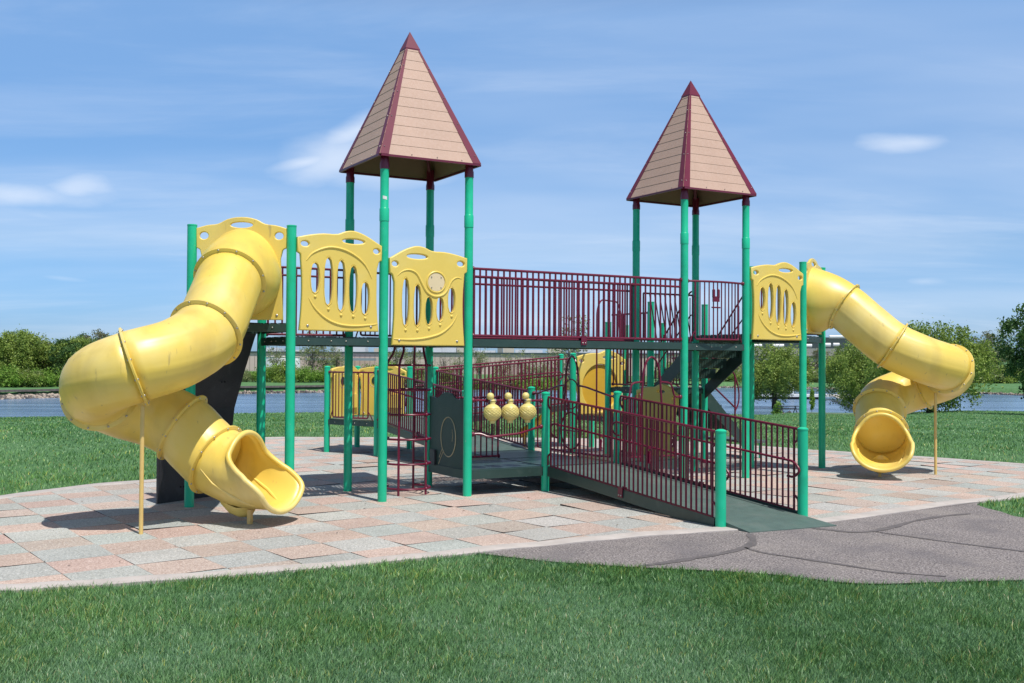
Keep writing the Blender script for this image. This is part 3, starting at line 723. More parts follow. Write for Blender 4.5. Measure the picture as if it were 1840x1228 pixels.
# arch climbers
def arch(a, b, zc, ztop, wid, label, za, zb, fpos=.5):
    a = Vector(a); b = Vector(b); t = thing('arch_climber', (a+b)/2, label, 'climber', 'maroon arch climbers beside the low platform')
    d = (b-a).normalized(); L_ = (b-a).length; c = a+d*(L_*fpos); mb = MB(); pts = []
    l, r = c-d*wid/2, c+d*wid/2
    for k in range(13):
        th_ = PI*k/12; pts.append(c-d*(wid*.5*math.cos(th_))+up*(ztop-.45+.45*math.sin(th_)))
    mb.tube([l-d*.03+up*.1, l-d*.03+up*(ztop-.8)]+pts+[r+d*.03+up*(ztop-.8), r+d*.03+up*.1], .0175, 10)
    build('arch', mb, M['maroon'], t); mb = MB()
    mb.tube(rounded([a+d*.07+up*za, a+d*.22+up*za, l-d*.22+up*(zc), l-d*.0+up*(zc+.02)], .08, 4), .0165, 9)
    mb.tube(rounded([b-d*.07+up*zb, b-d*.20+up*zb, r+d*.22+up*(zc), r+up*(zc+.02)], .08, 4), .0165, 9)
    for p, z in ((a+d*.08, za), (b-d*.08, zb)): mb.sphere(p+up*z, .036, 12)
    mb.tube([b-d*.20+up*zb, b-d*.20+up*.45], .015, 9); mb.tube([a+d*.22+up*za, a+d*.22+up*.45], .015, 9)
    for z in (.45,): mb.tube([a+d*.22+up*z, l+up*z], .014, 8); mb.tube([b-d*.2+up*z, r+up*z], .014, 8)
    for k in range(1, 4):
        f = k/4; mb.tube([a+d*.22+(l-a-d*.22)*f+up*.45, a+d*.22+(l-a-d*.22)*f+up*(za+.12*f)], .010, 7)
    build('side_rail', mb, M['maroon'], t)
    return t
arch(P(3, 0), P(4, 0), 1.63, 2.05, .36, 'maroon arch climber in front of the low yellow panel, by the farther tower', 1.38, 1.40)
arch(P(3, 2), P(3, 0), 1.55, 2.06, .40, 'maroon arch climber beside the round green capped posts, left of the low yellow panel', 1.40, 1.42)
# ring toy
t = thing('ring_toy', P(3, 1, .7), 'maroon hoop with a cross bar beyond the ramp railing', 'play ring')
mb = MB(); c = P(3, 1.02, .80); 
mb.tube([c+V*(.31*math.cos(2*PI*k/32))+up*(.31*math.sin(2*PI*k/32)) for k in range(32)], .015, 8, closed=True)
mb.tube([c-V*.31, c+V*.31], .012, 8); mb.tube([c+V*.1+up*(.55+.0), c+V*.1+up*.29], .012, 8)
mb.tube([c+V*.0+up*.62+V*(.25*math.cos(2*PI*k/20)) +up*.25*math.sin(2*PI*k/20) for k in range(20)], .012, 8, closed=True)
mb.tube([c-V*.9-up*.36, c+V*.95-up*.36], .014, 8); mb.tube([c-up*.31, c-up*.36], .014, 8)
build('hoop', mb, M['maroon'], t)

# low yellow panel by the farther tower
lp = panel('yellow_panel', P(4, 1), P(4, 0), .34, 1.26, 'plain', label='low yellow panel with a pink disc behind the ramp railings', cat='play panel', w=1.1)
md = MB(); c = P(4, .48, 1.05)-U*.03
md.lathe([(.17, 0), (.17, .012), (.0005, .014)], c, 28, -U); dc = build('disc', md, M['pinkdisc'], lp)
md = MB().tube([c-U*.018+V*(.08*math.cos(k*.5)*(1-k*.05))+up*(.14*math.sin(k*.5)*(1-k*.03)) for k in range(12)], .014, 8); build('swirl', md, M['purple'], dc)

# ------------------------------------------------------------------ second ramp, far platform and third ramp
t = thing('rear_ramp', P(2.5, 3.5), 'rear ramp running back from the low platform to the far platform', 'ramp')
z5 = .72
ramp_deck([P(2.03, 2.02, LZ-.002), P(2.97, 2.02, LZ-.002), P(2.97, 5, z5), P(2.03, 5, z5)], .1, t)
for i in (2, 3):
    mb = MB().beam(P(i, 2.05, LZ-.07), P(i, 4.95, z5-.07), .045, .13); build('side_beam', mb, M['beam'], t, smooth=False)
    build('railing', railing_mb(P(i, 2, LZ), P(i, 5, z5), 1.04, gap=.04, handrail=.68, hand_side=U*(1 if i == 2 else -1)), RM, t)
    build('post', post_mb(P(i, 5), z5+1.12, dome=True), M['green'], t)
build('post', post_mb(P(2, 2), 1.46, dome=True), M['green'], t)
FP = [P(2, 5), P(3, 5), P(3, 6), Vector((-3.50, 24.1, 0)), Vector((-3.956, 22.78, 0))]
t = thing('far_platform', sum(FP, Vector())/5, 'five-sided far platform with a bowed railing facing the lake side lawn', 'play platform', 'low platforms along the ramps')
deck_things(FP, z5, t, mt=M['rampmat'])
for p in FP[2:]: build('post', post_mb(p, z5+1.12, dome=True), M['green'], t)
build('barrier', barrier_mb(FP[4], FP[0], z5+.03, z5+1.0, .12, .13), RM, t)
for a_, b_, lab, ex in ((FP[3], FP[2], 'yellow face panel with a large ringed eye at the back of the far platform', .0), (FP[4], FP[3], 'narrow yellow face panel with a small ringed eye at the left of the far platform', .0)):
    pl_ = panel('face_panel', a_, b_, z5+.02, 1.14, 'plain', label=lab, cat='play panel', group='yellow face panels on the far platform', depth=.04)
    md = MB(); c = (a_+b_)/2+up*(z5+.80); d = (b_-a_).normalized(); nn = Vector((d.y, -d.x, 0)); c = c-d*.16+nn*.04
    md.lathe([(.20, 0), (.20, .03), (.15, .045), (.13, .02), (.0005, .02)], c, 28, nn); ey = build('eye_ring', md, M['pinkdisc'], pl_)
    md = MB().lathe([(.11, .02), (.09, .05), (.0005, .05)], c, 20, nn); build('pupil', md, M['panelgreen'], ey)
    md = MB().box(c+d*.5-up*.45+nn*.05, (.3, .1, .3), d); build('console', md, M['yellowpanel'], pl_)
    md = MB().tube([c+d*.42-up*.32+nn*.1, c+d*.42+up*.0+nn*.1], .012, 8); build('lever', md, M['yellowpole'], pl_)
t = thing('upper_ramp', P(4.5, 5.5), 'farthest ramp climbing to the right behind the play structure', 'ramp')
z6 = 1.05
ramp_deck([P(3.03, 5.04, z5), P(6, 5.04, z6), P(6, 5.96, z6), P(3.03, 5.96, z5)], .1, t)
for j in (5, 6):
    mb = MB().beam(P(3.05, j, z5-.07), P(5.95, j, z6-.07), .045, .13); build('side_beam', mb, M['beam'], t, smooth=False)
    build('railing', railing_mb(P(3, j, z5), P(6, j, z6), 1.04, gap=.04, handrail=.68, hand_side=V*(1 if j == 5 else -1)), RM, t)
    build('post', post_mb(P(6, j), z6+1.10, dome=True), M['green'], t)

# ------------------------------------------------------------------ middle platform with its tall posts, openings and stairs
MZ = 1.47
t = thing('middle_platform', P(5.5, 3), 'middle-height platform on tall green posts seen beyond the bridge railings', 'play platform')
deck_things([P(5, 2), P(6, 2), P(6, 3), P(5, 3)], MZ, t)
deck_things([P(5, 3), P(6, 3), P(6, 4), P(5, 4)], .86, t, name='step_deck')
for i, j, h in ((5, 2, 3.13), (6, 2, 3.12), (6, 3, 2.79), (6, 4, 2.78)): build('post', post_mb(P(i, j), h), M['green'], t)
build('post', post_mb((1.955, 21.56, 0), 2.78), M['green'], t); build('post', post_mb((1.31, 22.7, 0), 2.15, dome=True), M['green'], t)
build('barrier', railing_mb(P(6, 2, MZ), P(6, 4, MZ), .98, bracket=False), RM, t)
build('barrier', railing_mb(P(5, 2, MZ), P(5, 3, MZ), 1.45, bracket=False, sp=.11), RM, t)
mb = MB(); a = P(5.08, 3.5); b = P(5.9, 4.0)
mb.tube(rounded([a+up*.9, a+up*3.05, a.lerp(b, .15)+up*3.28, a.lerp(b, .85)+up*3.28, b+up*3.05, b+up*1.5], .15, 5), .0175, 9)
mb.tube(rounded([b+up*1.5, b-U*.1+up*2.3, b-U*.05+up*3.1], .3, 5), .013, 8)
build('hoop_handle', mb, M['maroon'], t)
op = panel('opening_panel', (1.31, 22.7), P(6, 4), .72, 1.5, 'opening', label='yellow panel with a big round orange bubble behind the bridge and arch climbers', cat='play panel', depth=.04)
md = MB(); a_ = Vector((1.31, 22.7, 0)); b_ = P(6, 4); d = (b_-a_).normalized(); nn = Vector((d.y, -d.x, 0)); c = (a_+b_)/2+up*(.72+.75)+nn*.036
prof = [(.50*math.cos(PI/2*k/8), -.10-.28*math.sin(PI/2*k/8)) for k in range(9)]; prof[-1] = (.001, -.38); c = c-d*.035-up*.06
md.lathe([(.50, -.0)]+prof, c, 32, nn); build('bubble', md, M['orange'], op)

def stair(name, a0, a1, dirv, z_top, z_bot, run, n, label, rail_in=True, group=None, handr=True):
    """a0, a1: two top corners; goes along dirv while descending"""
    t = thing(name, (a0+a1)/2+dirv*run/2, label, 'stairs', group)
    e = (a1-a0).normalized()
    for k in range(n):
        f = (k+.5)/n; z = z_top-(z_top-z_bot)*(k+1)/(n+1)
        q = [a0+dirv*(run*k/n)+e*.04, a1+dirv*(run*k/n)-e*.04, a1+dirv*(run*(k+1)/n+.02)-e*.04, a0+dirv*(run*(k+1)/n+.02)+e*.04]
        mb = MB().prism([(p.x, p.y) for p in q], z-.012, z); tr_ = build('tread', mb, M['perf'], t, smooth=False); rh = (z_top-z_bot)/(n+1)
        mb = MB().beam(q[0]+up*(z+rh*.5-.012), q[1]+up*(z+rh*.5-.012), .02, rh-.012); build('riser', mb, M['beam'], tr_, smooth=False)
    for p, s in ((a0, 1), (a1, -1)):
        mb = MB(); h = .36; q = p+e*(.02*s)
        A, B = q+up*(z_top-.0), q+dirv*(run+.03)+up*(z_bot+.02)
        v = [A, B, B-up*h+up*.1, A-up*h]; v2 = [x+e*(.018*s) for x in v]
        mb.add(v+v2, [(0, 1, 2, 3), (7, 6, 5, 4), (0, 4, 5, 1), (1, 5, 6, 2), (2, 6, 7, 3), (3, 7, 4, 0)])
        build('stringer', mb, M['beam'], t, smooth=False)
        if handr:
            mb = MB(); q0 = q+up*(z_top+.80)+dirv*.05; q1 = q+dirv*(run*.95)+up*(z_bot+.80)
            mb.tube(rounded([q0-dirv*.0+up*.0, q0+dirv*.12, q1-dirv*.1, q1+dirv*.1, q1+dirv*.1-up*.25], .08, 4), .016, 9)
            mb.tube(rounded([q0-up*.45, q0-up*.42+dirv*.1, q1-up*.42, q1-up*.6], .08, 4), .013, 8)
            m = max(3, int(run/.14))
            for k in range(1, m): 
                if rail_in: mb.tube([q0.lerp(q1, k/m), q0.lerp(q1, k/m)-up*.62], .010, 7)
            build('handrail', mb, M['maroon'], t)
    return t
stair('stair', P(5, 1), P(6, 1), V, 2.46, MZ, S_-.05, 4, 'dark perforated stair dropping under the farther tower deck', group='dark stairs of the play structure')
stair('stair', P(6, 2)+U*.06, P(6, 3)+U*.06, U, MZ, .42, 1.02, 5, 'dark green stair coming down to the paving at the right rear', rail_in=False, group='dark stairs of the play structure', handr=False)
# loop handrails of that stair
t = thing('stair_handrail', P(7, 2.5), 'pair of maroon loop handrails by the rear right stair', 'handrail')
for j, w_ in ((2.02, .68), (2.95, .98)):
    mb = MB(); q = P(6.1, j)
    mb.tube(rounded([q+U*.05+up*2.05, q+U*(w_-.32)+up*2.02, q+U*w_+up*1.72, q+U*w_+up*1.4, q+U*w_], .08, 4), .018, 9)
    mb.tube(rounded([q+U*w_+up*1.70, q+U*(w_+.11)+up*1.40, q+U*(w_+.10)+up*1.15, q+U*w_+up*.98], .15, 5), .015, 8)
    mb.tube([q+up*1.58, q+U*w_+up*1.06], .017, 9)
    build('loop_rail', mb, M['maroon'], t)
t = thing('transfer_step', P(7.0, 1.9), 'small grey green transfer step on the paving behind the ramp', 'step')
mb = MB().prism([(p.x, p.y) for p in (P(6.83, 1.95), P(7.2, 1.95), P(7.2, 3.1), P(6.83, 3.1))], .33, .38); build('step_top', mb, M['rampmat'], t, smooth=False)
for p in (P(6.88, 2.05), P(7.15, 2.05), P(6.88, 3.0), P(7.15, 3.0)):
    build('leg', MB().tube([p, p+up*.33], .03, 10), M['green'], t)
t = thing('small_slide', P(5.2, 6.6), 'small orange-yellow slide low beyond the railings', 'slide')
mb = MB(); q0, q1 = Vector((.95, 24.2, .84)), Vector((.25, 24.4, .25)); d = (q1-q0); prof = [(-.24, .16), (-.22, .02), (-.1, -.03), (.1, -.03), (.22, .02), (.24, .16)]
sd = Vector((0, 0, 1)).cross(d).normalized(); vs = []
for f in [k/10 for k in range(11)]:
    p = q0+Vector((d.x*f, d.y*f, d.z*(f**.8)))
    for x, z in prof: vs.append(p+sd*x*1.1+up*z)
mb.add(vs, [(i*6+k, i*6+k+1, (i+1)*6+k+1, (i+1)*6+k) for i in range(10) for k in range(5)])
o = build('chute', mb, M['orange'], t); md = o.modifiers.new('w', 'SOLIDIFY'); md.thickness = .03
build('leg', MB().tube([(.3, 24.4, 0), (.3, 24.4, .25)], .025, 8), M['yellowpole'], t)


# ------------------------------------------------------------------ terrain
def lerp_tab(x, tab):
    return np.interp(x, [t_[0] for t_ in tab], [t_[1] for t_ in tab])
K_TAB = [(-1.2, .030), (-.48, .034), (0, .036), (.2, .039), (.32, .039), (.40, .031), (.5, .030), (1.2, .028)]
SH_TAB = [(-1.2, 62), (-.48, 60), (-.2, 68), (0, 80), (.2, 96), (.238, 98), (.25, 128), (.262, 150), (.30, 165), (.33, 160), (.36, 128), (.40, 112), (.5, 112), (1.2, 110)]
FS_TAB = [(-1.2, 205), (-.5, 214), (-.17, 256), (.0, 300), (.2, 330), (.3, 330), (.46, 285), (1.2, 260)]
WZ = -5.6
def terr(x, y):
    x = np.asarray(x, float); y = np.asarray(y, float); r = np.hypot(x, y); ph = np.arctan2(x, y)
    k = lerp_tab(ph, K_TAB); sh = lerp_tab(ph, SH_TAB); fs = lerp_tab(ph, FS_TAB)
    z = -.014-k*np.maximum(0, r-30)**1.0
    z += .05*np.sin(x*.21+1)*np.sin(y*.17)*np.clip((r-30)/20, 0, 1)
    zs = -.014-k*np.maximum(0, sh-30)
    z = np.where(r > sh, np.maximum(zs-(r-sh)*.7, WZ-1.5), z)
    bank = np.clip((r-fs)/2.2, 0, 1); zb = (WZ-1.5)+bank*(1.5+1.75)
    z = np.where(r > fs, np.maximum(zb, WZ-1.5), z)
    z = np.where(r > fs+2.2, WZ+1.75-.25+(r-fs)*.012, z)
    far = np.abs(ph) > 1.3
    return np.where(far, -.014-.02*np.maximum(0, r-30), z)
rad = [0.0]; r = .6
while r < 2500:
    rad.append(r); r *= 1.06 if (r < 55 or r > 360) else (1.0055 if 203 < r < 345 else 1.015)
phs = list(np.radians(np.concatenate([np.arange(-180, -36, 6), np.arange(-36, 36, .4), np.arange(36, 180, 6)])))
def sheet(name, rr, pp, zf, m, closed=True):
    R_, Ph = np.meshgrid(rr[1:], pp, indexing='ij'); X = R_*np.sin(Ph); Y = R_*np.cos(Ph); Z = zf(X, Y)
    n, k = X.shape; vs = np.stack([X, Y, Z], -1).reshape(-1, 3)
    vs = np.vstack([vs, [[0, 0, -.014]]]); fs = []
    for i in range(n-1):
        for j in range(k if closed else k-1):
            j2 = (j+1) % k; fs.append((i*k+j, i*k+j2, (i+1)*k+j2, (i+1)*k+j))
    fs += [(n*k, (j+1) % k, j) for j in range(k)]
    me = bpy.data.meshes.new(name); me.from_pydata(vs.tolist(), [], fs); me.materials.append(m)
    me.polygons.foreach_set('use_smooth', [True]*len(me.polygons))
    o = bpy.data.objects.new(name, me); put(o, kind='structure'); return o
def lawn_mat():
    m = mat('lawn_soil', (.045, .105, .042), .9, spec=.15)
    nt = m.node_tree; N = nt.nodes; L = nt.links; b = N['Principled BSDF']; tc = N.new('ShaderNodeTexCoord')
    def noise_(s, d=4, st=None):
        n = N.new('ShaderNodeTexNoise'); n.inputs['Scale'].default_value = s; n.inputs['Detail'].default_value = d
        src = tc.outputs['Object']
        if st: mp = N.new('ShaderNodeMapping'); mp.inputs['Scale'].default_value = st; L.new(src, mp.inputs['Vector']); src = mp.outputs['Vector']
        L.new(src, n.inputs['Vector']); return n.outputs['Fac']
    def ramp(f, c0, c1, a=.35, b_=.65):
        r_ = N.new('ShaderNodeValToRGB'); r_.color_ramp.elements[0].color = (*c0, 1); r_.color_ramp.elements[1].color = (*c1, 1)
        r_.color_ramp.elements[0].position = a; r_.color_ramp.elements[1].position = b_; L.new(f, r_.inputs['Fac']); return r_.outputs['Color']
    def mix(f, a, b_):
        x = N.new('ShaderNodeMix'); x.data_type = 'RGBA'
        if isinstance(f, float): x.inputs['Factor'].default_value = f
        else: L.new(f, x.inputs['Factor'])
        L.new(a, x.inputs['A']); L.new(b_, x.inputs['B']); return x.outputs['Result']
    c1 = ramp(noise_(.35, 5), (.075, .19, .06), (.12, .25, .095)); c2 = ramp(noise_(22, 4, (1, .5, 1)), (.035, .10, .035), (.14, .28, .12), .3, .7)
    c3 = ramp(noise_(1.3, 6, (1.6, .25, 1)), (.07, .16, .065), (.15, .27, .13))
    L.new(mix(.4, mix(.4, c1, c2), c3), b.inputs['Base Color'])
    bp = N.new('ShaderNodeBump'); bp.inputs['Strength'].default_value = .9; bp.inputs['Distance'].default_value = .05
    L.new(noise_(35, 5), bp.inputs['Height']); L.new(bp.outputs['Normal'], b.inputs['Normal'])
    return m
M['lawn'] = lawn_mat()
sheet('ground', rad, phs, terr, M['lawn'])
# lake
m = mat('lake_water', (.055, .105, .165), .18, spec=.5)
nt = m.node_tree; N = nt.nodes; L = nt.links; b = N['Principled BSDF']; tc = N.new('ShaderNodeTexCoord'); mp = N.new('ShaderNodeMapping'); mp.inputs['Scale'].default_value = (.55, 1.5, 1)
n = N.new('ShaderNodeTexNoise'); n.inputs['Scale'].default_value = .9; n.inputs['Detail'].default_value = 8; n.inputs['Roughness'].default_value = .7
L.new(tc.outputs['Object'], mp.inputs['Vector']); L.new(mp.outputs['Vector'], n.inputs['Vector'])
bp = N.new('ShaderNodeBump'); bp.inputs['Strength'].default_value = 1; bp.inputs['Distance'].default_value = .22; L.new(n.outputs['Fac'], bp.inputs['Height']); L.new(bp.outputs['Normal'], b.inputs['Normal'])
n2 = N.new('ShaderNodeTexNoise'); n2.inputs['Scale'].default_value = .05; n2.inputs['Detail'].default_value = 5; mp2 = N.new('ShaderNodeMapping'); mp2.inputs['Scale'].default_value = (.5, 3, 1); L.new(tc.outputs['Object'], mp2.inputs['Vector']); L.new(mp2.outputs['Vector'], n2.inputs['Vector'])
rp = N.new('ShaderNodeValToRGB'); rp.color_ramp.elements[0].position = .4; rp.color_ramp.elements[1].position = .62; rp.color_ramp.elements[0].color = (.085, .155, .26, 1); rp.color_ramp.elements[1].color = (.17, .27, .41, 1); L.new(n2.outputs['Fac'], rp.inputs['Fac']); L.new(rp.outputs['Color'], b.inputs['Base Color'])
mb = MB(); pp = np.radians(np.arange(-80, 81, 4)); vs = [(r_*math.sin(p), r_*math.cos(p), WZ) for r_ in (40, 420) for p in pp]; k = len(pp)
mb.add(vs, [(j, j+1, k+j+1, k+j) for j in range(k-1)]); build('water', mb, m, kind='structure', smooth=False)

# ------------------------------------------------------------------ paved pad, kerb, asphalt
def catmull(pts, n=8, closed=True):
    out = []; m_ = len(pts)
    for i in range(m_ if closed else m_-1):
        g_ = lambda k: Vector(pts[k % m_]) if closed else Vector(pts[min(max(k, 0), m_-1)])
        p0, p1, p2, p3 = g_(i-1), g_(i), g_(i+1), g_(i+2)
        for k in range(n):
            u_ = k/n; out.append(.5*((2*p1)+(p2-p0)*u_+(2*p0-5*p1+4*p2-p3)*u_*u_+(3*p1-p0-3*p2+p3)*u_**3))
    if not closed: out.append(Vector(pts[-1]))
    return out
PADC = [(-6.2, 9.6), (-5.2, 9.05), (-4.316, 8.98), (-3.727, 9.16), (-3.04, 9.43), (-2.05, 9.88), (-1.177, 10.36), (-.274, 10.94), (.489, 11.38), (1.12, 11.75), (1.783, 12.09), (2.566, 12.40), (3.55, 12.88), (4.935, 13.85), (6.0, 14.69), (7.545, 15.70), (9.3, 17.2), (10.3, 19.2), (10.07, 20.9), (8.49, 22.5), (7.2, 23.66), (6.6, 24.2), (5.2, 25.6), (3.0, 26.8), (0, 27.3), (-3.4, 27.15), (-6.2, 26.9), (-7.6, 25.2), (-7.2, 22.5), (-6.2, 20), (-5.55, 18.4), (-5.75, 17.5), (-6.64, 16.5), (-7.27, 15.13), (-7.75, 13.4), (-7.6, 11.4)]
pad = catmull([(x, y, 0) for x, y in PADC], 6); PN = len(pad)
def inward(i):
    t_ = (pad[(i+1) % PN]-pad[i-1]).normalized(); return Vector((-t_.y, t_.x, 0))
KW = .25
inner = [p+inward(i)*KW for i, p in enumerate(pad)]
padA = np.array([(p.x, p.y) for p in pad]); innA = np.array([(p.x, p.y) for p in inner])
def inside(px, py, poly):
    px = np.asarray(px, float); py = np.asarray(py, float); r_ = np.zeros(px.shape, bool); n_p = len(poly)
    for i in range(n_p):
        x0, y0 = poly[i]; x1, y1 = poly[(i+1) % n_p]
        if y0 == y1: continue
        c_ = ((y0 > py) != (y1 > py)) & (px < (x1-x0)*(py-y0)/(y1-y0)+x0); r_ ^= c_
    return r_
def inset_poly(A, d):
    n_p = len(A); o = []
    for i in range(n_p):
        t_ = A[(i+1) % n_p]-A[i-1]; t_ /= np.hypot(*t_)+1e-9; o.append(A[i]+np.array([-t_[1], t_[0]])*d)
    return np.array(o)
mb = MB(); n = PN
ks = [(0, -.03), (0, .012), (.015, .018), (KW-.01, .018), (KW, .010), (KW+.02, -.02)]
vs = []
for i in range(n):
    w = inward(i)
    for o, z in ks:
        p = pad[i]+w*o; vs.append((p.x, p.y, z+.004*math.sin(i*.9)))
kk = len(ks); mb.add(vs, [(i*kk+j, ((i+1) % n)*kk+j, ((i+1) % n)*kk+j+1, i*kk+j+1) for i in range(n) for j in range(kk-1)])
build('kerb_strip', mb, M['concrete'], kind='structure')
def tilemat(name, base, dark, light):
    m = mat(name, base, .9, .10, 1.2, spec=.2, bump=.8, bscale=130)
    mixin(m, dark, 52, .51, .60, .75, 3); mixin(m, light, 66, .55, .64, .75, 2); mixin(m, tuple(c*.72 for c in base), .8, .52, .8, .6, 7)
    nt = m.node_tree; N = nt.nodes; L = nt.links; b = N['Principled BSDF']
    at_ = N.new('ShaderNodeAttribute'); at_.attribute_name = 'tone'; at_.attribute_type = 'GEOMETRY'
    mx = N.new('ShaderNodeMix'); mx.data_type = 'RGBA'; mx.blend_type = 'MULTIPLY'; mx.inputs['Factor'].default_value = 1
    s = b.inputs['Base Color'].links[0].from_socket; L.new(s, mx.inputs['A']); L.new(at_.outputs['Color'], mx.inputs['B']); L.new(mx.outputs['Result'], b.inputs['Base Color'])
    return m
M['tilepink'] = tilemat('pink_rubber_tile', (.53, .415, .365), (.33, .235, .205), (.76, .66, .60))
M['tilegrey'] = tilemat('grey_rubber_tile', (.455, .46, .445), (.27, .275, .265), (.70, .70, .68))
O2 = np.array([-4.08167, 9.69576]); ea = np.array([.5144, .42517]); eb = np.array([-.38605, .53111]); eb = eb*.6667/np.hypot(*eb); ea = ea*.6667/np.hypot(*ea)
TV = []; TF = []; TM = []; TT = []
inl = inset_poly(innA, -.0)
for i in range(-14, 30):
    for j in range(-16, 36):
        q = [O2+ea*(i+a)+eb*(j+b) for a, b in ((.003, .003), (.997, .003), (.997, .997), (.003, .997))]
        c = sum(q)/4
        ins = inside([p[0] for p in q], [p[1] for p in q], inl)
        if not ins.any(): continue
        poly = [Vector((p[0], p[1], 0)) for p in q]
        hs = [rng.random()**2*.012*(rng.random() < .22) for _ in range(4)]
        if rng.random() < .16: k_ = rng.integers(4); hs[k_] += .020*rng.random(); hs[(k_+1) % 4] += .006*rng.random()
        for p, h_ in zip(poly, hs): p.z = .006+h_+.002*rng.random()
        if not ins.all():
            dd = np.hypot(innA[:, 0]-c[0], innA[:, 1]-c[1]); cand = np.argsort(dd)[:1]
            for ci in cand:
                o = inner[ci]; w = inward(int(ci)); outp = []
                for a_ in range(len(poly)):
                    p, p2 = poly[a_], poly[(a_+1) % len(poly)]; d0 = (p-o).dot(w); d1 = (p2-o).dot(w)
                    if d0 >= 0: outp.append(p)
                    if d0*d1 < 0: outp.append(p.lerp(p2, d0/(d0-d1)))
                poly = outp
            if len(poly) < 3: continue
            for p in poly: p.z = min(p.z, .012)
        o = len(TV); n_ = len(poly)
        tone = 1-.16*rng.random(); tint = (tone*(1+.03*rng.standard_normal()), tone, tone*(1-.04*rng.random()), 1)
        TV += [tuple(p) for p in poly]+[(p.x, p.y, -.02) for p in poly]
        TF.append(tuple(range(o, o+n_))); TF += [(o+a_, o+n_+a_, o+n_+(a_+1) % n_, o+(a_+1) % n_) for a_ in range(n_)]
        TM += [(i+j) % 2]+[2]*n_; TT += [tint]*(2*n_)  # near-black tile sides stand in for shade in gaps under curled edges
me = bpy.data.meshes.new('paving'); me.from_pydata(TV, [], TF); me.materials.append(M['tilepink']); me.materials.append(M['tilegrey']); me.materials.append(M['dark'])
me.polygons.foreach_set('material_index', TM)
ca = me.attributes.new('tone', 'FLOAT_COLOR', 'POINT'); ca.data.foreach_set('color', np.array(TT, dtype=np.float32).ravel())
o = bpy.data.objects.new('paving', me); put(o, kind='structure')
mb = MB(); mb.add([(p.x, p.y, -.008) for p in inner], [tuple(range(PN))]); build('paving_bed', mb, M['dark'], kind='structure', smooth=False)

mb = MB(); g_r = random.Random(3)
for k in range(420):
    x, y = g_r.uniform(-7, 9), g_r.uniform(9, 22)
    if not inside([x], [y], innA)[0]: continue
    s_ = g_r.uniform(.006, .020)*(1 if g_r.random() < .85 else 1.7); a = g_r.uniform(0, 6.3); c_, n_ = math.cos(a), math.sin(a); zz = .019
    mb.add([(x-c_*s_, y-n_*s_, zz), (x-n_*s_*.4, y+c_*s_*.4, zz+s_*.3), (x+c_*s_, y+n_*s_, zz+s_*.2), (x+n_*s_*.4, y-c_*s_*.4, zz)], [(0, 1, 2, 3)], 0 if g_r.random() < .6 else 1)
build('leaf_litter', mb, [mat('brown_leaf', (.16, .09, .04), .8), mat('dark_grit', (.05, .045, .04), .8)], kind='stuff', label='tiny dry leaves and grit scattered over the rubber paving', cat='leaf litter', smooth=False)
ASP = [(-.36, 10.90), (.1, 10.62), (.45, 10.43), (1.19, 10.2), (2.0, 10.02), (2.5, 9.84), (3.1, 9.5), (3.9, 9.58), (4.67, 9.69), (8, 10.1), (14, 10.8), (14, 15.0), (9, 14.0), (6.75, 13.55), (6.52, 14.2), (6.50, 14.8), (6.75, 15.2)]
aspA = np.array(ASP)
iF = [i for i in range(PN) if pad[i].y < 16 and pad[i].x > -.35 and pad[i].x < 6.9 and pad[i].y > 10.8]
front = [(pad[i].x, pad[i].y) for i in iF]; front.sort(key=lambda p: -p[0])
asp_poly = catmull([(x, y, 0) for x, y in ASP], 5, False)+[Vector((x, y, 0)) for x, y in front]
# roughen the grass-side edge
m = mat('asphalt', (.235, .213, .207), .92, .10, 1.1, spec=.25, bump=1.0, bscale=60)
mixin(m, (.07, .06, .068), 48, .50, .60, .9, 3); mixin(m, (.48, .43, .43), 60, .57, .66, .9, 2); mixin(m, (.13, .12, .13), 1.3, .50, .68, .55, 10); mixin(m, (.30, .27, .25), .9, .52, .70, .5, 8)
mb = MB(); mb.add([(p.x, p.y, .003) for p in asp_poly], [tuple(range(len(asp_poly)))]); build('path', mb, m, kind='structure', smooth=False)
asp_np = np.array([(p.x, p.y) for p in asp_poly])
f_, pit, rol, hh = 1907.2, .0191, .0056, 1.9598
def gp(px, py, z=0.0):
    a = px-920; b_ = 614-py; u = a*math.cos(rol)-b_*math.sin(rol); v = a*math.sin(rol)+b_*math.cos(rol)
    x = u/f_; zz = v/f_; d = Vector((x, math.cos(pit)-zz*math.sin(pit), math.sin(pit)+zz*math.cos(pit))); t_ = (z-hh)/d.z
    return Vector((d.x*t_, d.y*t_, z))
seams = [([(1148, 1019), (1205, 1011), (1255, 1003), (1310, 993), (1345, 982), (1353, 971), (1346, 960)], .055), ([(1338, 985), (1370, 994), (1420, 1002), (1500, 1014), (1600, 1029), (1700, 1037)], .035), ([(1458, 950), (1490, 953), (1525, 957), (1565, 956), (1600, 949), (1640, 938), (1690, 929), (1742, 924)], .05), ([(1575, 957), (1640, 966), (1720, 977), (1840, 992), (1900, 1000)], .035)]
m = mat('crack_sealant', (.12, .108, .11), .75, .2, 6); mixin(m, (.2, .17, .17), 25, .5, .7, .6)
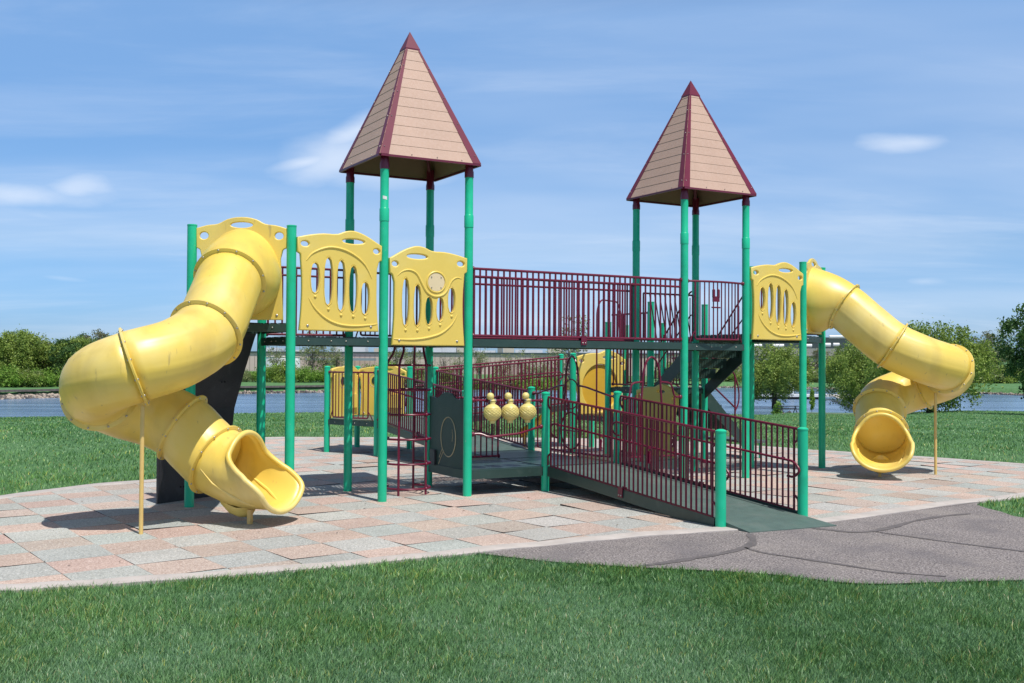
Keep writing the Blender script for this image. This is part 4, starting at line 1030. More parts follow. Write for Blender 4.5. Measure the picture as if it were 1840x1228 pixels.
for pts, w in seams:
    q = catmull([gp(x, y) for x, y in pts], 6, False); mb = MB(); vs = []
    for i, p in enumerate(q):
        t_ = (q[min(i+1, len(q)-1)]-q[max(i-1, 0)]).normalized(); sd = Vector((-t_.y, t_.x, 0)); ww = w*(.6+.7*noise.noise(Vector((i*.5, w*50, 0)))+.3)*(.35+.65*min(1, i/4, (len(q)-1-i)/4+.3))
        vs += [(p.x+sd.x*ww, p.y+sd.y*ww, .0075), (p.x-sd.x*ww, p.y-sd.y*ww, .0075)]
    mb.add(vs, [(2*i, 2*i+1, 2*i+3, 2*i+2) for i in range(len(q)-1)]); build('path_seam', mb, m, kind='structure', smooth=False)
# lakeside footpath on the right
mb = MB(); vs = []
for k_ in range(30):
    ph = .262+k_*.012; 
    for r_ in (121-k_*.3, 125-k_*.2):
        x, y = r_*math.sin(ph), r_*math.cos(ph); vs.append((x, y, float(terr(x, y))+.05))
mb.add(vs, [(2*k_, 2*k_+2, 2*k_+3, 2*k_+1) for k_ in range(29)]); build('footpath', mb, mat('pale_asphalt', (.22, .21, .21), .9, .1, 1), kind='structure', smooth=False)

# ------------------------------------------------------------------ grass
def grass_mat():
    m = bpy.data.materials.new('grass_blade'); m.use_nodes = True; nt = m.node_tree; N = nt.nodes; L = nt.links; N.clear()
    out = N.new('ShaderNodeOutputMaterial'); b = N.new('ShaderNodeBsdfPrincipled'); tr = N.new('ShaderNodeBsdfTranslucent'); mx = N.new('ShaderNodeMixShader'); mx.inputs[0].default_value = .18
    at_ = N.new('ShaderNodeAttribute'); at_.attribute_name = 'tone'; at_.attribute_type = 'GEOMETRY'
    b.inputs['Roughness'].default_value = .42; b.inputs['Specular IOR Level'].default_value = .42
    L.new(at_.outputs['Color'], b.inputs['Base Color']); L.new(at_.outputs['Color'], tr.inputs['Color'])
    L.new(b.outputs[0], mx.inputs[1]); L.new(tr.outputs[0], mx.inputs[2]); L.new(mx.outputs[0], out.inputs['Surface']); return m
def make_grass(dmin, dmax, dens0, name, hb, wb, warm=(1, 1, 1)):
    # density per m2 = dens0 * (8/d)^2.2, sampled by inverse transform in distance
    p_ = -1.2; 
    tot = dens0*8**2.2*1.4*(dmin**(2-2.2)-dmax**(2-2.2))/.2; n = int(tot)
    u_ = rng.random(n); d = (dmin**-.2-u_*(dmin**-.2-dmax**-.2))**(-1/.2); x = (rng.random(n)-.5)*1.4*d; y = d
    jx = x+rng.normal(0, .022, n)*(d < 16); jy = y+rng.normal(0, .022, n)*(d < 16); keep = ~inside(jx, jy, padA) & ~inside(jx, jy, asp_np+0.0)
    # ragged growth over the kerb edge
    x = x[keep]; y = y[keep]; d = d[keep]; n = len(x)
    z = terr(x, y)-.004
    pn = np.zeros(n)
    for s, a_ in ((.55, .34), (1.7, .32), (5.1, .32), (13., .22)):
        pn += a_*np.sin(x*s*1.3+1.7*np.sin(y*s*.8+s)+s*3)*np.sin(y*s+1.4*np.sin(x*s*.9)+s)
    big = np.clip(.5+pn*.9, 0, 1)
    hgt = hb*(.45+.85*rng.random(n)**1.3)*(.72+.5*big); ang = rng.random(n)*2*PI; lean_d = 1.1*np.sin(x*.6+y*.35)+1.3*np.sin(y*.9+x*1.7)*.6+rng.normal(0, 1.5, n)
    lean = hgt*(.25+.75*rng.random(n)); w = wb*(.6+.7*rng.random(n))*np.maximum(1, d/11)
    dx, dy = np.cos(ang)*w/2, np.sin(ang)*w/2; lx, ly = np.cos(lean_d)*lean, np.sin(lean_d)*lean
    v = np.zeros((n, 5, 3)); v[:, 0] = np.stack([x-dx, y-dy, z], -1); v[:, 1] = np.stack([x+dx, y+dy, z], -1)
    v[:, 2] = np.stack([x+dx*.75+lx*.38, y+dy*.75+ly*.38, z+hgt*.62], -1); v[:, 3] = np.stack([x-dx*.75+lx*.38, y-dy*.75+ly*.38, z+hgt*.62], -1)
    v[:, 4] = np.stack([x+lx, y+ly, z+hgt], -1)
    me = bpy.data.meshes.new(name); me.vertices.add(n*5); me.vertices.foreach_set('co', v.astype(np.float32).ravel())
    base = np.arange(n)*5; li = np.stack([base, base+1, base+2, base+3, base+3, base+2, base+4], -1).ravel()
    me.loops.add(n*7); me.loops.foreach_set('vertex_index', li.astype(np.int32))
    me.polygons.add(n*2); ls = np.stack([np.arange(n)*7, np.arange(n)*7+4], -1).ravel(); me.polygons.foreach_set('loop_start', ls.astype(np.int32))
    me.polygons.foreach_set('loop_total', np.tile([4, 3], n).astype(np.int32)); me.update(calc_edges=True)
    t_ = rng.random(n)[:, None]; c0 = np.array([.022, .085, .018]); c1 = np.array([.18, .36, .12]); cb = np.array([.17, .29, .20]); cy = np.array([.34, .40, .10])
    col = c0+(c1-c0)*t_; col = col*(1-.55*(1-big[:, None]))+cb*.55*(1-big[:, None]); yl = (rng.random(n) < .03+.22*np.clip(big-.62, 0, 1))[:, None]; col = np.where(yl, cy*(.6+.5*rng.random(n))[:, None], col); st_ = (rng.random(n) < .012)[:, None]; col = np.where(st_, np.array([.40, .34, .20]), col)
    col = col*np.array(warm)
    gain = np.array([.55, .55, .95, .95, 1.25])[None, :, None]
    cc = np.ones((n, 5, 4), np.float32); cc[:, :, :3] = np.repeat(col[:, None, :], 5, 1)
    a_ = me.attributes.new('tone', 'FLOAT_COLOR', 'POINT'); a_.data.foreach_set('color', cc.ravel())
    me.materials.append(GM); o = bpy.data.objects.new(name, me); put(o, kind='stuff', label='short mown green grass of the lawn', cat='grass'); return n
GM = grass_mat()
make_grass(5.0, 13, 7000, 'grass', .050, .0050, (1.06, 1.06, .98))
make_grass(9.5, 115, 2600, 'lawn_grass', .060, .0075, (1.22, 1.22, .98))

# ------------------------------------------------------------------ trees
def leaf_mat(name, c0, c1, tr=.3):
    m = bpy.data.materials.new(name); m.use_nodes = True; nt = m.node_tree; N = nt.nodes; L = nt.links; N.clear()
    out = N.new('ShaderNodeOutputMaterial'); b = N.new('ShaderNodeBsdfPrincipled'); t_ = N.new('ShaderNodeBsdfTranslucent'); mx = N.new('ShaderNodeMixShader'); mx.inputs[0].default_value = tr
    at_ = N.new('ShaderNodeAttribute'); at_.attribute_name = 'tone'; at_.attribute_type = 'GEOMETRY'; r_ = N.new('ShaderNodeMix'); r_.data_type = 'RGBA'
    r_.inputs['A'].default_value = (*c0, 1); r_.inputs['B'].default_value = (*c1, 1); L.new(at_.outputs['Fac'], r_.inputs['Factor'])
    b.inputs['Roughness'].default_value = .5; b.inputs['Specular IOR Level'].default_value = .3
    L.new(r_.outputs['Result'], b.inputs['Base Color']); L.new(r_.outputs['Result'], t_.inputs['Color']); L.new(b.outputs[0], mx.inputs[1]); L.new(t_.outputs[0], mx.inputs[2]); L.new(mx.outputs[0], out.inputs['Surface']); return m
M['bark'] = mat('bark', (.075, .058, .045), .9, .3, 6)
M['barkgrey'] = mat('grey_bark', (.17, .15, .13), .9, .3, 6)
LM = dict(mid=leaf_mat('leaves_mid_green', (.12, .20, .035), (.33, .43, .09)), dark=leaf_mat('leaves_dark_green', (.04, .10, .03), (.12, .22, .06)), bright=leaf_mat('leaves_bright_green', (.12, .25, .03), (.27, .43, .08)), pale=leaf_mat('leaves_pale_green', (.18, .23, .09), (.36, .40, .18)), olive=leaf_mat('leaves_olive', (.12, .14, .065), (.25, .25, .13)))
def leaves_mesh(name, cen, nrm_r, rad, per, leaf, mt, droop=0, seed=0):
    g = np.random.default_rng(seed); n = len(cen)*per
    c = np.repeat(cen, per, 0)+g.normal(0, 1, (n, 3))*np.repeat(rad, per)[:, None]*np.array([.5, .5, .42])
    if droop: c[:, 2] -= droop*g.random(n)**2
    a = g.normal(0, 1, (n, 3)); a /= np.linalg.norm(a, axis=1)[:, None]; b = np.cross(a, g.normal(0, 1, (n, 3))); b /= np.linalg.norm(b, axis=1)[:, None]
    s = leaf*(.6+.8*g.random(n))[:, None]; v = np.stack([c-a*s, c-b*s*.55, c+a*s, c+b*s*.55], 1)
    me = bpy.data.meshes.new(name); me.vertices.add(n*4); me.vertices.foreach_set('co', v.astype(np.float32).ravel())
    me.loops.add(n*4); me.loops.foreach_set('vertex_index', np.arange(n*4, dtype=np.int32)); me.polygons.add(n)
    me.polygons.foreach_set('loop_start', (np.arange(n)*4).astype(np.int32)); me.polygons.foreach_set('loop_total', np.full(n, 4, np.int32)); me.update(calc_edges=True)
    tone = np.repeat(np.clip(np.repeat(g.random(len(cen)), per)*.6+g.random(n)*.4, 0, 1), 4); a_ = me.attributes.new('tone', 'FLOAT', 'POINT'); a_.data.foreach_set('value', tone.astype(np.float32))
    me.materials.append(mt); return me
def tree_proto(seed, H, W, base, clumps, per, leaf, mt, bark, trunk_r, droop=0, crad=.16, sparse=0, name='tree', shape='round'):
    """returns (trunk mesh, crown mesh) standing on z = 0"""
    g = np.random.default_rng(seed); cen = []; rad = []
    cz = base+(H-base)*.48; rz = (H-base)/2; tries = 0
    lobes = [(g.uniform(0, 2*PI), g.uniform(-.5, .7), g.uniform(.25, .5)) for _ in range(6)]
    while len(cen) < clumps:
        p = g.normal(0, 1, 3); p /= np.linalg.norm(p); q = p*(g.random()**(1/2.6)); m_ = 1
        for la, lz, ls in lobes: m_ += ls*.45*max(0, math.cos(math.atan2(p[1], p[0])-la))**3*(1-abs(p[2]-lz))
        if shape == 'cone': wz = np.clip(1.1-(q[2]+1)/2, .1, 1)
        elif shape == 'vase': wz = .55+.5*(q[2]+1)/2
        else: wz = 1
        cen.append((q[0]*W/2*m_*wz*.88, q[1]*W/2*m_*wz*.88, cz+q[2]*rz*.93)); rad.append(W*crad*(.6+.8*g.random()))
    cen = np.array(cen); rad = np.array(rad)
    crown = leaves_mesh('crown', cen, None, rad, per, leaf, mt, droop, seed)
    mb = MB(); tr = trunk_r
    tp = [Vector((math.sin(k*1.3+seed)*tr*.5*k/3, math.cos(k+seed)*tr*.5*k/3, H*.86*k/6)) for k in range(7)]; tp[0].z = -.4
    mb.tube(tp, [tr*1.35, tr, tr*.85, tr*.65, tr*.48, tr*.3, tr*.12], 9)
    nb = 16 if not sparse else 34
    for k in range(nb):
        c = Vector(cen[g.integers(len(cen))]); f = .15+.6*g.random(); z0 = min(H*.86*.95, max(base*.7, c.z*f+base*.35*(1-f))); i = min(5, int(z0/(H*.86)*6)); p0 = tp[i].lerp(tp[i+1], z0/(H*.86)*6-i)
        mid = p0.lerp(c, .5)+Vector((0, 0, (.12 if not droop else .25)*(c-p0).length)); r0 = tr*.38*(1-z0/H)+.012*tr
        mb.tube([p0, p0.lerp(mid, .6)+Vector(g.normal(0, .02, 3))*H*.3, mid, c], [r0, r0*.75, r0*.55, r0*.15], 6)
        if sparse:
            for q in range(3):
                c2 = c+Vector(g.normal(0, 1, 3))*W*.12; mb.tube([mid, mid.lerp(c2, .6)+Vector((0, 0, .05*H*.3)), c2], [r0*.35, r0*.25, r0*.08], 5)
    me = bpy.data.meshes.new('trunk'); me.from_pydata([tuple(v) for v in mb.v], [], mb.f); me.materials.append(bark); me.polygons.foreach_set('use_smooth', [True]*len(me.polygons))
    return me, crown
def place_tree(proto, x, y, s, rz, label, cat='tree', group=None, nm='tree', sxy=1, z=None):
    zt = float(terr(x, y)) if z is None else z
    e = thing(nm, (x, y, zt-.05), label, cat, group); e.rotation_euler = (0, 0, rz); e.scale = (s*sxy, s*sxy, s)
    for k, me in zip(('trunk', 'crown'), proto):
        if me is None: continue
        o = bpy.data.objects.new(k, me); put(o, e)
    return e
def polar(px, d):   # plan point on the line of sight through image column px at range d
    x = (px-920)/f_; n_ = math.hypot(1, x); return d*x/n_, d/n_
PT = dict(
 big=[tree_proto(s, 10, 9, 1.0, 95, 120, .17, LM['mid'], M['bark'], .3, crad=.10) for s in (1, 2)],
 dark=[tree_proto(s, 10, 7.5, .5, 90, 110, .17, LM['dark'], M['bark'], .28, crad=.10) for s in (3, 4)],
 olive=[tree_proto(s, 10, 8, 1.5, 60, 60, .16, LM['olive'], M['barkgrey'], .22, sparse=1, crad=.10) for s in (5,)],
 sparse=[tree_proto(s, 10, 7, 1.5, 46, 34, .15, LM['pale'], M['barkgrey'], .17, sparse=1, crad=.11, shape='vase') for s in (6, 7)],
 bare=[tree_proto(s, 10, 8, 2, 36, 5, .10, LM['pale'], M['barkgrey'], .15, sparse=1, shape='vase') for s in (8,)],
 bush=[tree_proto(s, 3, 5, -.3, 34, 90, .13, LM[k], M['bark'], .06, crad=.13) for s, k in ((9, 'bright'), (10, 'mid'), (12, 'dark'), (13, 'pale'))])
kinds_adj = dict(big='broad mid-green tree', dark='dense dark-green tree', olive='thin olive-brown tree', sparse='slender tree with pale new leaves', bare='nearly bare slender tree')
rr = random.Random(5)
# left wood on the far shore: px column, height in metres, kind
left = [(-45, 12, 'big'), (-12, 13, 'dark'), (10, 12.6, 'big'), (32, 14, 'big'), (52, 13.5, 'big'), (74, 11.5, 'olive'), (92, 11.3, 'dark'), (108, 11.4, 'big'), (124, 12, 'dark'), (140, 12.5, 'big'), (157, 14.2, 'dark'), (176, 14.4, 'olive'), (196, 13.2, 'dark'), (212, 13.6, 'big'), (232, 12, 'dark'), (255, 11, 'big'), (280, 10, 'big'), (305, 9, 'dark'), (330, 8, 'big')]
where_l = ['outside left end', 'at the far left', 'near the left edge of the photo', 'over the left bank', 'with a tall rounded top', 'in a dip of the tree line', 'low in the tree line', 'mid way along the left wood', 'left of the slide elbow', 'beside the slide elbow', 'just left of the slide, tall', 'rising above the slide elbow', 'partly behind the slide elbow', 'peeking over the slide', 'behind the slide', 'hidden low behind the slide', 'behind the slide tube', 'behind the lower tube', 'behind the black climbing wall']
for (px, H, kd), wl in zip(left, where_l):
    pr = PT[kd][rr.randrange(len(PT[kd]))]; x, y = polar(px, 250+rr.uniform(-4, 14)); place_tree(pr, x, y, H/10*.9, rr.uniform(0, 6), f'{kinds_adj[kd]} of the far left wood, {wl}', group='trees of the wood on the far left shore')
nb = 0
for px in list(range(-30, 350, 13)):
    x, y = polar(px+rr.uniform(-5, 5), 241+rr.uniform(-1, 6)+max(0, px)*.03); kd = rr.choice([0, 0, 1, 1, 2, 3]); s = rr.uniform(.8, 1.55); nb += 1
    place_tree(PT['bush'][kd], x, y, s, rr.uniform(0, 6), 'shrub in the unbroken thicket along the foot of the far left wood', 'shrub', 'shrubs of the thicket on the far left shore', nm='shrub')
for px in list(range(425, 790, 17))+list(range(800, 1080, 22)):
    x, y = polar(px+rr.uniform(-6, 6), 285+rr.uniform(-3, 8)); kd = rr.choice([0, 0, 1, 1, 0, 3]); s = rr.uniform(.9, 1.9)
    place_tree(PT['bush'][kd], x, y, s, rr.uniform(0, 6), 'bright green shrub along the lake in front of the long warehouse', 'shrub', 'shrubs in front of the warehouse', nm='shrub')
mid = [(497, 12, 'sparse', 'left of the second slide post, against the white tank'), (562, 14.5, 'sparse', 'leafiest one before the warehouse, between the platform posts'), (583, 12.5, 'sparse', 'with dark forked branches before the warehouse'), (606, 11, 'sparse', 'beside the left tower back post'), (712, 13, 'sparse', 'behind the cage climber'), (742, 12, 'sparse', 'behind the right of the cage climber'), (797, 10, 'bare', 'just left of the tower front right post'), (826, 9.5, 'sparse', 'directly left of the bright front post'), (862, 12.5, 'sparse', 'just right of the tower front post'), (905, 12, 'sparse', 'under the left half of the bridge'), (944, 13, 'sparse', 'under the middle of the bridge'), (968, 11.5, 'sparse', 'with a leaning trunk under the bridge'), (990, 12, 'sparse', 'beside the tall tree under the bridge')]
for px, H, kd, wl in mid:
    x, y = polar(px, 296+rr.uniform(-3, 5)); place_tree(PT[kd][rr.randrange(len(PT[kd]))], x, y, H/10, rr.uniform(0, 6), f'{kinds_adj[kd]} {wl}', group='slender trees in front of the warehouse', sxy=.85)
x, y = polar(1027, 240); place_tree(PT['sparse'][0], x, y, 1.85, 1.0, 'tall open-crowned pale tree showing through the bridge railing', z=-5.0)
for px, H, kd, wl in [(1205, 9, 'sparse', 'seen through the stair'), (1250, 10, 'olive', 'under the farther tower'), (1283, 11, 'olive', 'between the farther tower posts'), (1306, 11.5, 'sparse', 'left of the farther tower right post'), (1322, 10, 'olive', 'touching the farther tower right post'), (1470, 11, 'olive', 'between the two right slide posts'), (1492, 10.5, 'sparse', 'just right of the last slide post'), (1775, 16, 'olive', 'rising between the two lakeside trees on the right'), (1792, 17, 'sparse', 'behind the dark tree at the right edge'), (1760, 13, 'olive', 'low behind the big lakeside tree')]:
    x, y = polar(px, 350); place_tree(PT[kd][0], x, y, H/10, rr.uniform(0, 6), f'{kinds_adj[kd]} {wl}', group='trees across the right part of the lake')
for px in list(range(1190, 1560, 14))+list(range(1715, 1850, 16)):
    x, y = polar(px+rr.uniform(-4, 4), 341+rr.uniform(0, 6)); kd = rr.choice([3, 3, 1, 0]); 
    place_tree(PT['bush'][kd], x, y, rr.uniform(1.1, 2.0), rr.uniform(0, 6), 'pale green shrub on the far bank to the right', 'shrub', 'shrubs on the far bank to the right', nm='shrub')
# nearer trees on the right
wil = tree_proto(21, 10, 12.5, .8, 200, 175, .13, LM['mid'], M['bark'], .33, droop=1.5, crad=.075)
wil2 = tree_proto(22, 10, 10, 1.2, 180, 170, .13, LM['mid'], M['bark'], .30, droop=1.2, crad=.08)
edg = tree_proto(23, 10, 9, .8, 200, 210, .12, LM['dark'], M['bark'], .3, droop=.6, crad=.075)
x, y = polar(1392, 185); place_tree(wil2, x, y, 1.12, .4, 'yellowish-green weeping tree standing by the dock behind the yellow slotted panel', z=-5.2, sxy=1.15)
x, y = polar(1552, 160); place_tree(wil, x, y, 1.04, 1.3, 'drooping green tree behind the right slide posts and mouth', z=-4.6, sxy=1.0)
x, y = polar(1672, 106); place_tree(wil, x, y, .90, 3.5, 'big lakeside tree with a dark trunk behind the right slide elbow', sxy=1.0)
x, y = polar(1918, 88); place_tree(edg, x, y, .98, 2.0, 'dark-leaved tree cut off by the right edge of the photo', sxy=.92)
yg = tree_proto(24, 4, 2.2, .5, 40, 110, .12, LM['bright'], M['bark'], .05, crad=.13, shape='cone')
x, y = polar(1399, 150); place_tree(yg, x, y, 1.05, 0, 'small bright green young tree on the rocky point by the dock', nm='young_tree')
x, y = polar(1459, 140); place_tree(yg, x, y, .85, 2, 'thin staked sapling right of the slide post, near the litter bin', nm='young_tree', sxy=.55)

# ------------------------------------------------------------------ stone banks
def rocks(name, pts, n, size, label, col, seed):
    g = random.Random(seed); mb = MB()
    ico = bmesh.new(); bmesh.ops.create_icosphere(ico, subdivisions=1, radius=1); iv = [v.co.copy() for v in ico.verts]; ifc = [tuple(v.index for v in f.verts) for f in ico.faces]; ico.free()
    for k in range(n):
        f = g.random()*(len(pts)-1); i = int(f); p = Vector(pts[i]).lerp(Vector(pts[i+1]), f-i); s = size*g.uniform(.5, 1.4); zz = p.z+g.uniform(-.1, 1)*size*1.6
        sc = Vector((g.uniform(.7, 1.3), g.uniform(.7, 1.3), g.uniform(.5, .9)))*s; q = p+Vector((g.uniform(-1, 1)*size, g.uniform(-1, 1)*size+ (zz-p.z)*1.1, zz-p.z))
        mb.add([q+Vector((v.x*sc.x, v.y*sc.y, v.z*sc.z))*(.8+.4*g.random()) for v in iv], ifc, 0 if g.random() < .6 else 1)
    o = build(name, mb, col, smooth=False, kind='stuff', label=label, cat='stones'); return o
M['rocklight'] = mat('pale_rock', (.40, .33, .27), .9, .3, 2); M['rockdark'] = mat('dark_rock', (.13, .11, .10), .9, .3, 2)
def bankpts(px0, px1, n=30):
    o = []
    for k in range(n+1):
        px = px0+(px1-px0)*k/n; ph = math.atan((px-920)/f_); r_ = float(lerp_tab(ph, FS_TAB))+.3; o.append((r_*math.sin(ph), r_*math.cos(ph), WZ-.1))
    return o
rocks('stone_bank', bankpts(-60, 340), 2600, .42, 'pale stone bank with a dark top edge along the far left shore', [M['rocklight'], M['rockdark']], 1)
rocks('stone_bank', bankpts(340, 1000), 1500, .34, 'low darker stone bank along the far shore behind the left platform posts', [M['rockdark'], M['rocklight']], 2)
rocks('stone_bank', bankpts(1180, 1840), 1300, .30, 'low stone bank along the far right shore', [M['rockdark'], M['rocklight']], 3)
px_ = [(1352, 160), (1368, 155), (1385, 147), (1400, 138), (1415, 131), (1432, 128)]
pts = []
for px, d in px_: x, y = polar(px, d); pts.append((x, y, min(float(terr(x, y+1)), -4.2)-.6))
rocks('rock_heap', pts, 260, .42, 'heap of pale rocks at the tip of the lawn beside the dock', [M['rocklight'], M['rockdark']], 4)
# dark wall cap on the left bank
mb = MB(); b0 = bankpts(-60, 1000, 40)
for a, b in zip(b0[:-1], b0[1:]):
    k_ = (b0[0][1]); mb.beam(Vector(a)+Vector((0, 1.6, 1.62)), Vector(b)+Vector((0, 1.6, 1.62)), .8, .42)
build('wall_cap', mb, M['rockdark'], smooth=False, kind='structure')

# ------------------------------------------------------------------ warehouse, tank
M['wall'] = mat('pink_wall_panels', (.60, .47, .42), .8, .06, .05); M['wall2'] = mat('grey_green_wall', (.24, .26, .24), .8, .06, .05); M['roofdark'] = mat('dark_teal_wall', (.045, .07, .075), .7, .1, .05)
M['vent'] = mat('white_metal', (.72, .73, .74), .45, .06, .3); M['ventbeige'] = mat('beige_metal', (.62, .56, .45), .6, .05, .3)
def Yp(px, d): return Vector(((px-920)/f_*d, d, 0))
def zp(py, px, d): return hh+((650.4+(px-920)*.0056)-py)*d/f_
D = 400; t = thing('warehouse', Yp(960, D)+Vector((0, 0, -4)), 'long pinkish warehouse across the lake with white units on its roof', 'building')
def blk(px0, px1, py0, py1, d, name, mt, dep=20, par=None, top_off=0):
    a, b = Yp(px0, d), Yp(px1, d); z1 = zp(py0, (px0+px1)/2, d); z0 = zp(py1, (px0+px1)/2, d)
    mb = MB().box(((a.x+b.x)/2, d+dep/2, (z0+z1)/2), (b.x-a.x, dep, z1-z0)); return build(name, mb, mt, par or t, smooth=False)
w = blk(400, 1250, 636, 706, D, 'wall', M['wall'], 120)
blk(398, 1252, 633.5, 636, D-.5, 'parapet', M['roofdark'], 121)
mb = MB()
for px in range(404, 1250, 9):
    a = Yp(px, D-.03); mb.box((a.x, a.y, 0), (.18, .08, 8.4))
build('wall_joint', mb, mat('wall_joint', (.30, .24, .21), .8), w, smooth=False)
for px0, px1, y0, mt in ((478, 500, 625, 'vent'), (531, 560, 629, 'vent'), (600, 656, 624, 'vent'), (672, 690, 626, 'ventbeige'), (748, 820, 625, 'vent'), (821, 837, 622, 'ventbeige'), (850, 890, 630, 'vent'), (894, 903, 623, 'wall2'), (904, 924, 622, 'ventbeige'), (926, 975, 629, 'vent'), (985, 1010, 624, 'ventbeige'), (1040, 1090, 628, 'vent'), (1120, 1180, 627, 'vent'), (1200, 1240, 622, 'vent')):
    blk(px0, px1, y0, 634.2, D+18, 'roof_unit', M[mt], 10)
# low annex with blue-grey sloping roof
blk(585, 600, 648, 700, D-8, 'annex_wall', M['wall'], 8); a, b = Yp(550, D-9), Yp(672, D-9)
mb = MB().beam((a.x, D-6, zp(646, 620, D)), (b.x, D-6, zp(646, 620, D)), 8, .9); build('canopy', mb, mat('blue_grey_metal', (.25, .28, .32), .5), t, smooth=False)
t = thing('warehouse', Yp(1420, 430)+Vector((0, 0, -4)), 'taller dark-topped warehouse wing behind the right slide platform', 'building')
blk(1240, 1560, 641, 706, 425, 'wall', M['wall'], 100); blk(1240, 1560, 626, 641, 430, 'upper_wall', M['wall2'], 90); blk(1240, 1545, 606, 626, 450, 'top_storey', M['roofdark'], 60)
mb = MB(); a, b = Yp(1236, 424.5), Yp(1562, 424.5); mb.beam((a.x, 424.6, zp(641, 1400, 425)), (b.x, 424.6, zp(641, 1400, 425)), .6, .6); build('ledge', mb, M['roofdark'], t, smooth=False)
for px0, px1, y0, y1 in ((1447, 1466, 618, 624), (1481, 1500, 616, 623), (1505, 1516, 616, 622), (1350, 1375, 618, 624), (1395, 1415, 618, 624), (1444, 1455, 604, 609), (1457, 1478, 604, 608.5), (1480, 1490, 602, 608), (1498, 1530, 602, 607.5)):
    a, b = Yp(px0, 440), Yp(px1, 440); r_ = (y1-y0)/2*440/f_; zc = zp((y0+y1)/2, (px0+px1)/2, 440)
    mb = MB().tube([(a.x, 446, zc), (b.x, 446, zc)], r_, 14); build('roof_duct', mb, M['vent'], t)
t = thing('storage_tank', Yp(505, 330)+Vector((0, 0, -4)), 'large white storage tank across the lake by the left platform posts', 'tank')
r_ = 34*330/f_; mb = MB().lathe([(r_, -4.2), (r_, zp(644, 505, 330)), (r_*.97, zp(641.5, 505, 330)), (r_*.5, zp(640, 505, 330)), (.01, zp(639.5, 505, 330))], Yp(505, 330), 40); build('tank_body', mb, M['vent'], t)
mb = MB().tube([Yp(505, 330)+Vector((r_*math.cos(k*.157), r_*math.sin(k*.157), zp(641.5, 505, 330))) for k in range(40)], .12, 6, closed=True); build('rim', mb, M['ventbeige'], t)
# gazebo with green roof on the far bank
x0 = Yp(1452, 335); t = thing('gazebo', x0+Vector((0, 0, -3.9)), 'small open shelter with a green roof on the far bank', 'shelter')
mb = MB(); zb = zp(686, 1452, 335); za = zp(674, 1452, 335)
mb.lathe([(3.6, zb), (3.7, zb+.15), (.9, za-.4), (.9, za-.1), (.05, za+.4)], x0, 8); build('roof', mb, mat('green_roof', (.03, .17, .13), .5), t, smooth=False)
for k in range(6): build('pillar', MB().tube([x0+Vector((3*math.cos(k*1.05), 3*math.sin(k*1.05), -4.2)), x0+Vector((3*math.cos(k*1.05), 3*math.sin(k*1.05), zb+.1))], .12, 8), M['ventbeige'], t)
# dock
t = thing('dock', Yp(1440, 226)+Vector((0, 0, WZ)), 'white floating dock with dark rails on the lake at the right', 'dock')
mb = MB(); a, b = Yp(1345, 224), Yp(1530, 224); mb.box(((a.x+b.x)/2, 226, WZ+.75), (b.x-a.x, 5, .5)); build('dock_deck', mb, M['vent'], t, smooth=False)
mb = MB(); mb.box(((a.x+b.x)/2-3, 226, WZ+.25), (b.x-a.x-8, 4.6, .5)); build('float', mb, M['dark'], t, smooth=False)
mb = MB(); n = 46
for k in range(n+1):
    p = a.lerp(b, k/n); mb.tube([(p.x, 228.2, WZ+1), (p.x, 228.2, WZ+2.0)], .035, 5)
for z in (1.45, 2.0): mb.tube([(a.x, 228.2, WZ+z), (b.x, 228.2, WZ+z)], .04, 5)
build('dock_rail', mb, M['dark'], t)
t = thing('dock_ramp', Yp(1520, 200)+Vector((0, 0, -4)), 'railed gangway leading from the lawn to the dock', 'gangway')
a, b = Yp(1500, 222)+Vector((0, 0, WZ+.9)), Yp(1556, 165)+Vector((0, 0, -4.6)); mb = MB().beam(a, b, 2, .2); build('gangway_deck', mb, M['ventbeige'], t, smooth=False)
mb = MB()
for s in (-1, 1):
    o_ = Vector((s, 0, 0)); mb.tube([a+o_+up*1.1, b+o_+up*1.1], .04, 5)
    for k in range(16): p = a.lerp(b, k/15)+o_; mb.tube([p, p+up*1.1], .03, 5)
build('gangway_rail', mb, M['dark'], t)
x0 = Yp(1421, 222); t = thing('dock_bollard', x0+Vector((0, 0, WZ+1)), 'stout white post standing on the dock', 'post'); build('post_body', MB().lathe([(.65, WZ+.9), (.6, WZ+3.6), (.75, WZ+3.7), (.75, WZ+3.9), (.01, WZ+4.0)], x0, 16), M['vent'], t)
# picnic bench and litter bin
def far_bench(px, d, lab):
    x, y = polar(px, d); z = float(terr(x, y)); t = thing('picnic_table', (x, y, z), lab, 'picnic table')
    build('table_top', MB().box((x, y, z+.78), (2.3, .8, .08)), M['black'], t, smooth=False)
    for s in (-1, 1):
        build('bench_seat', MB().box((x, y+.75*s, z+.45), (2.3, .3, .06)), M['black'], t, smooth=False)
        build('leg', MB().beam((x+.8*s, y-.8, z), (x+.8*s, y+.25, z+.78), .08, .08).beam((x+.8*s, y+.8, z), (x+.8*s, y-.25, z+.78), .08, .08), M['black'], t, smooth=False)
far_bench(1417, 130, 'dark picnic table on the lawn by the rock heap')
x, y = polar(1443.5, 128); z = float(terr(x, y)); t = thing('litter_bin', (x, y, z), 'dark litter bin on the lawn beside the slide post', 'litter bin')
build('bin_body', MB().lathe([(.28, 0), (.34, .05), (.36, .85), (.01, .86)], (x, y, z), 16), M['black'], t); build('bin_lid', MB().lathe([(.38, .86), (.36, .95), (.2, 1.05), (.01, 1.06)], (x, y, z), 16), M['black'], t)

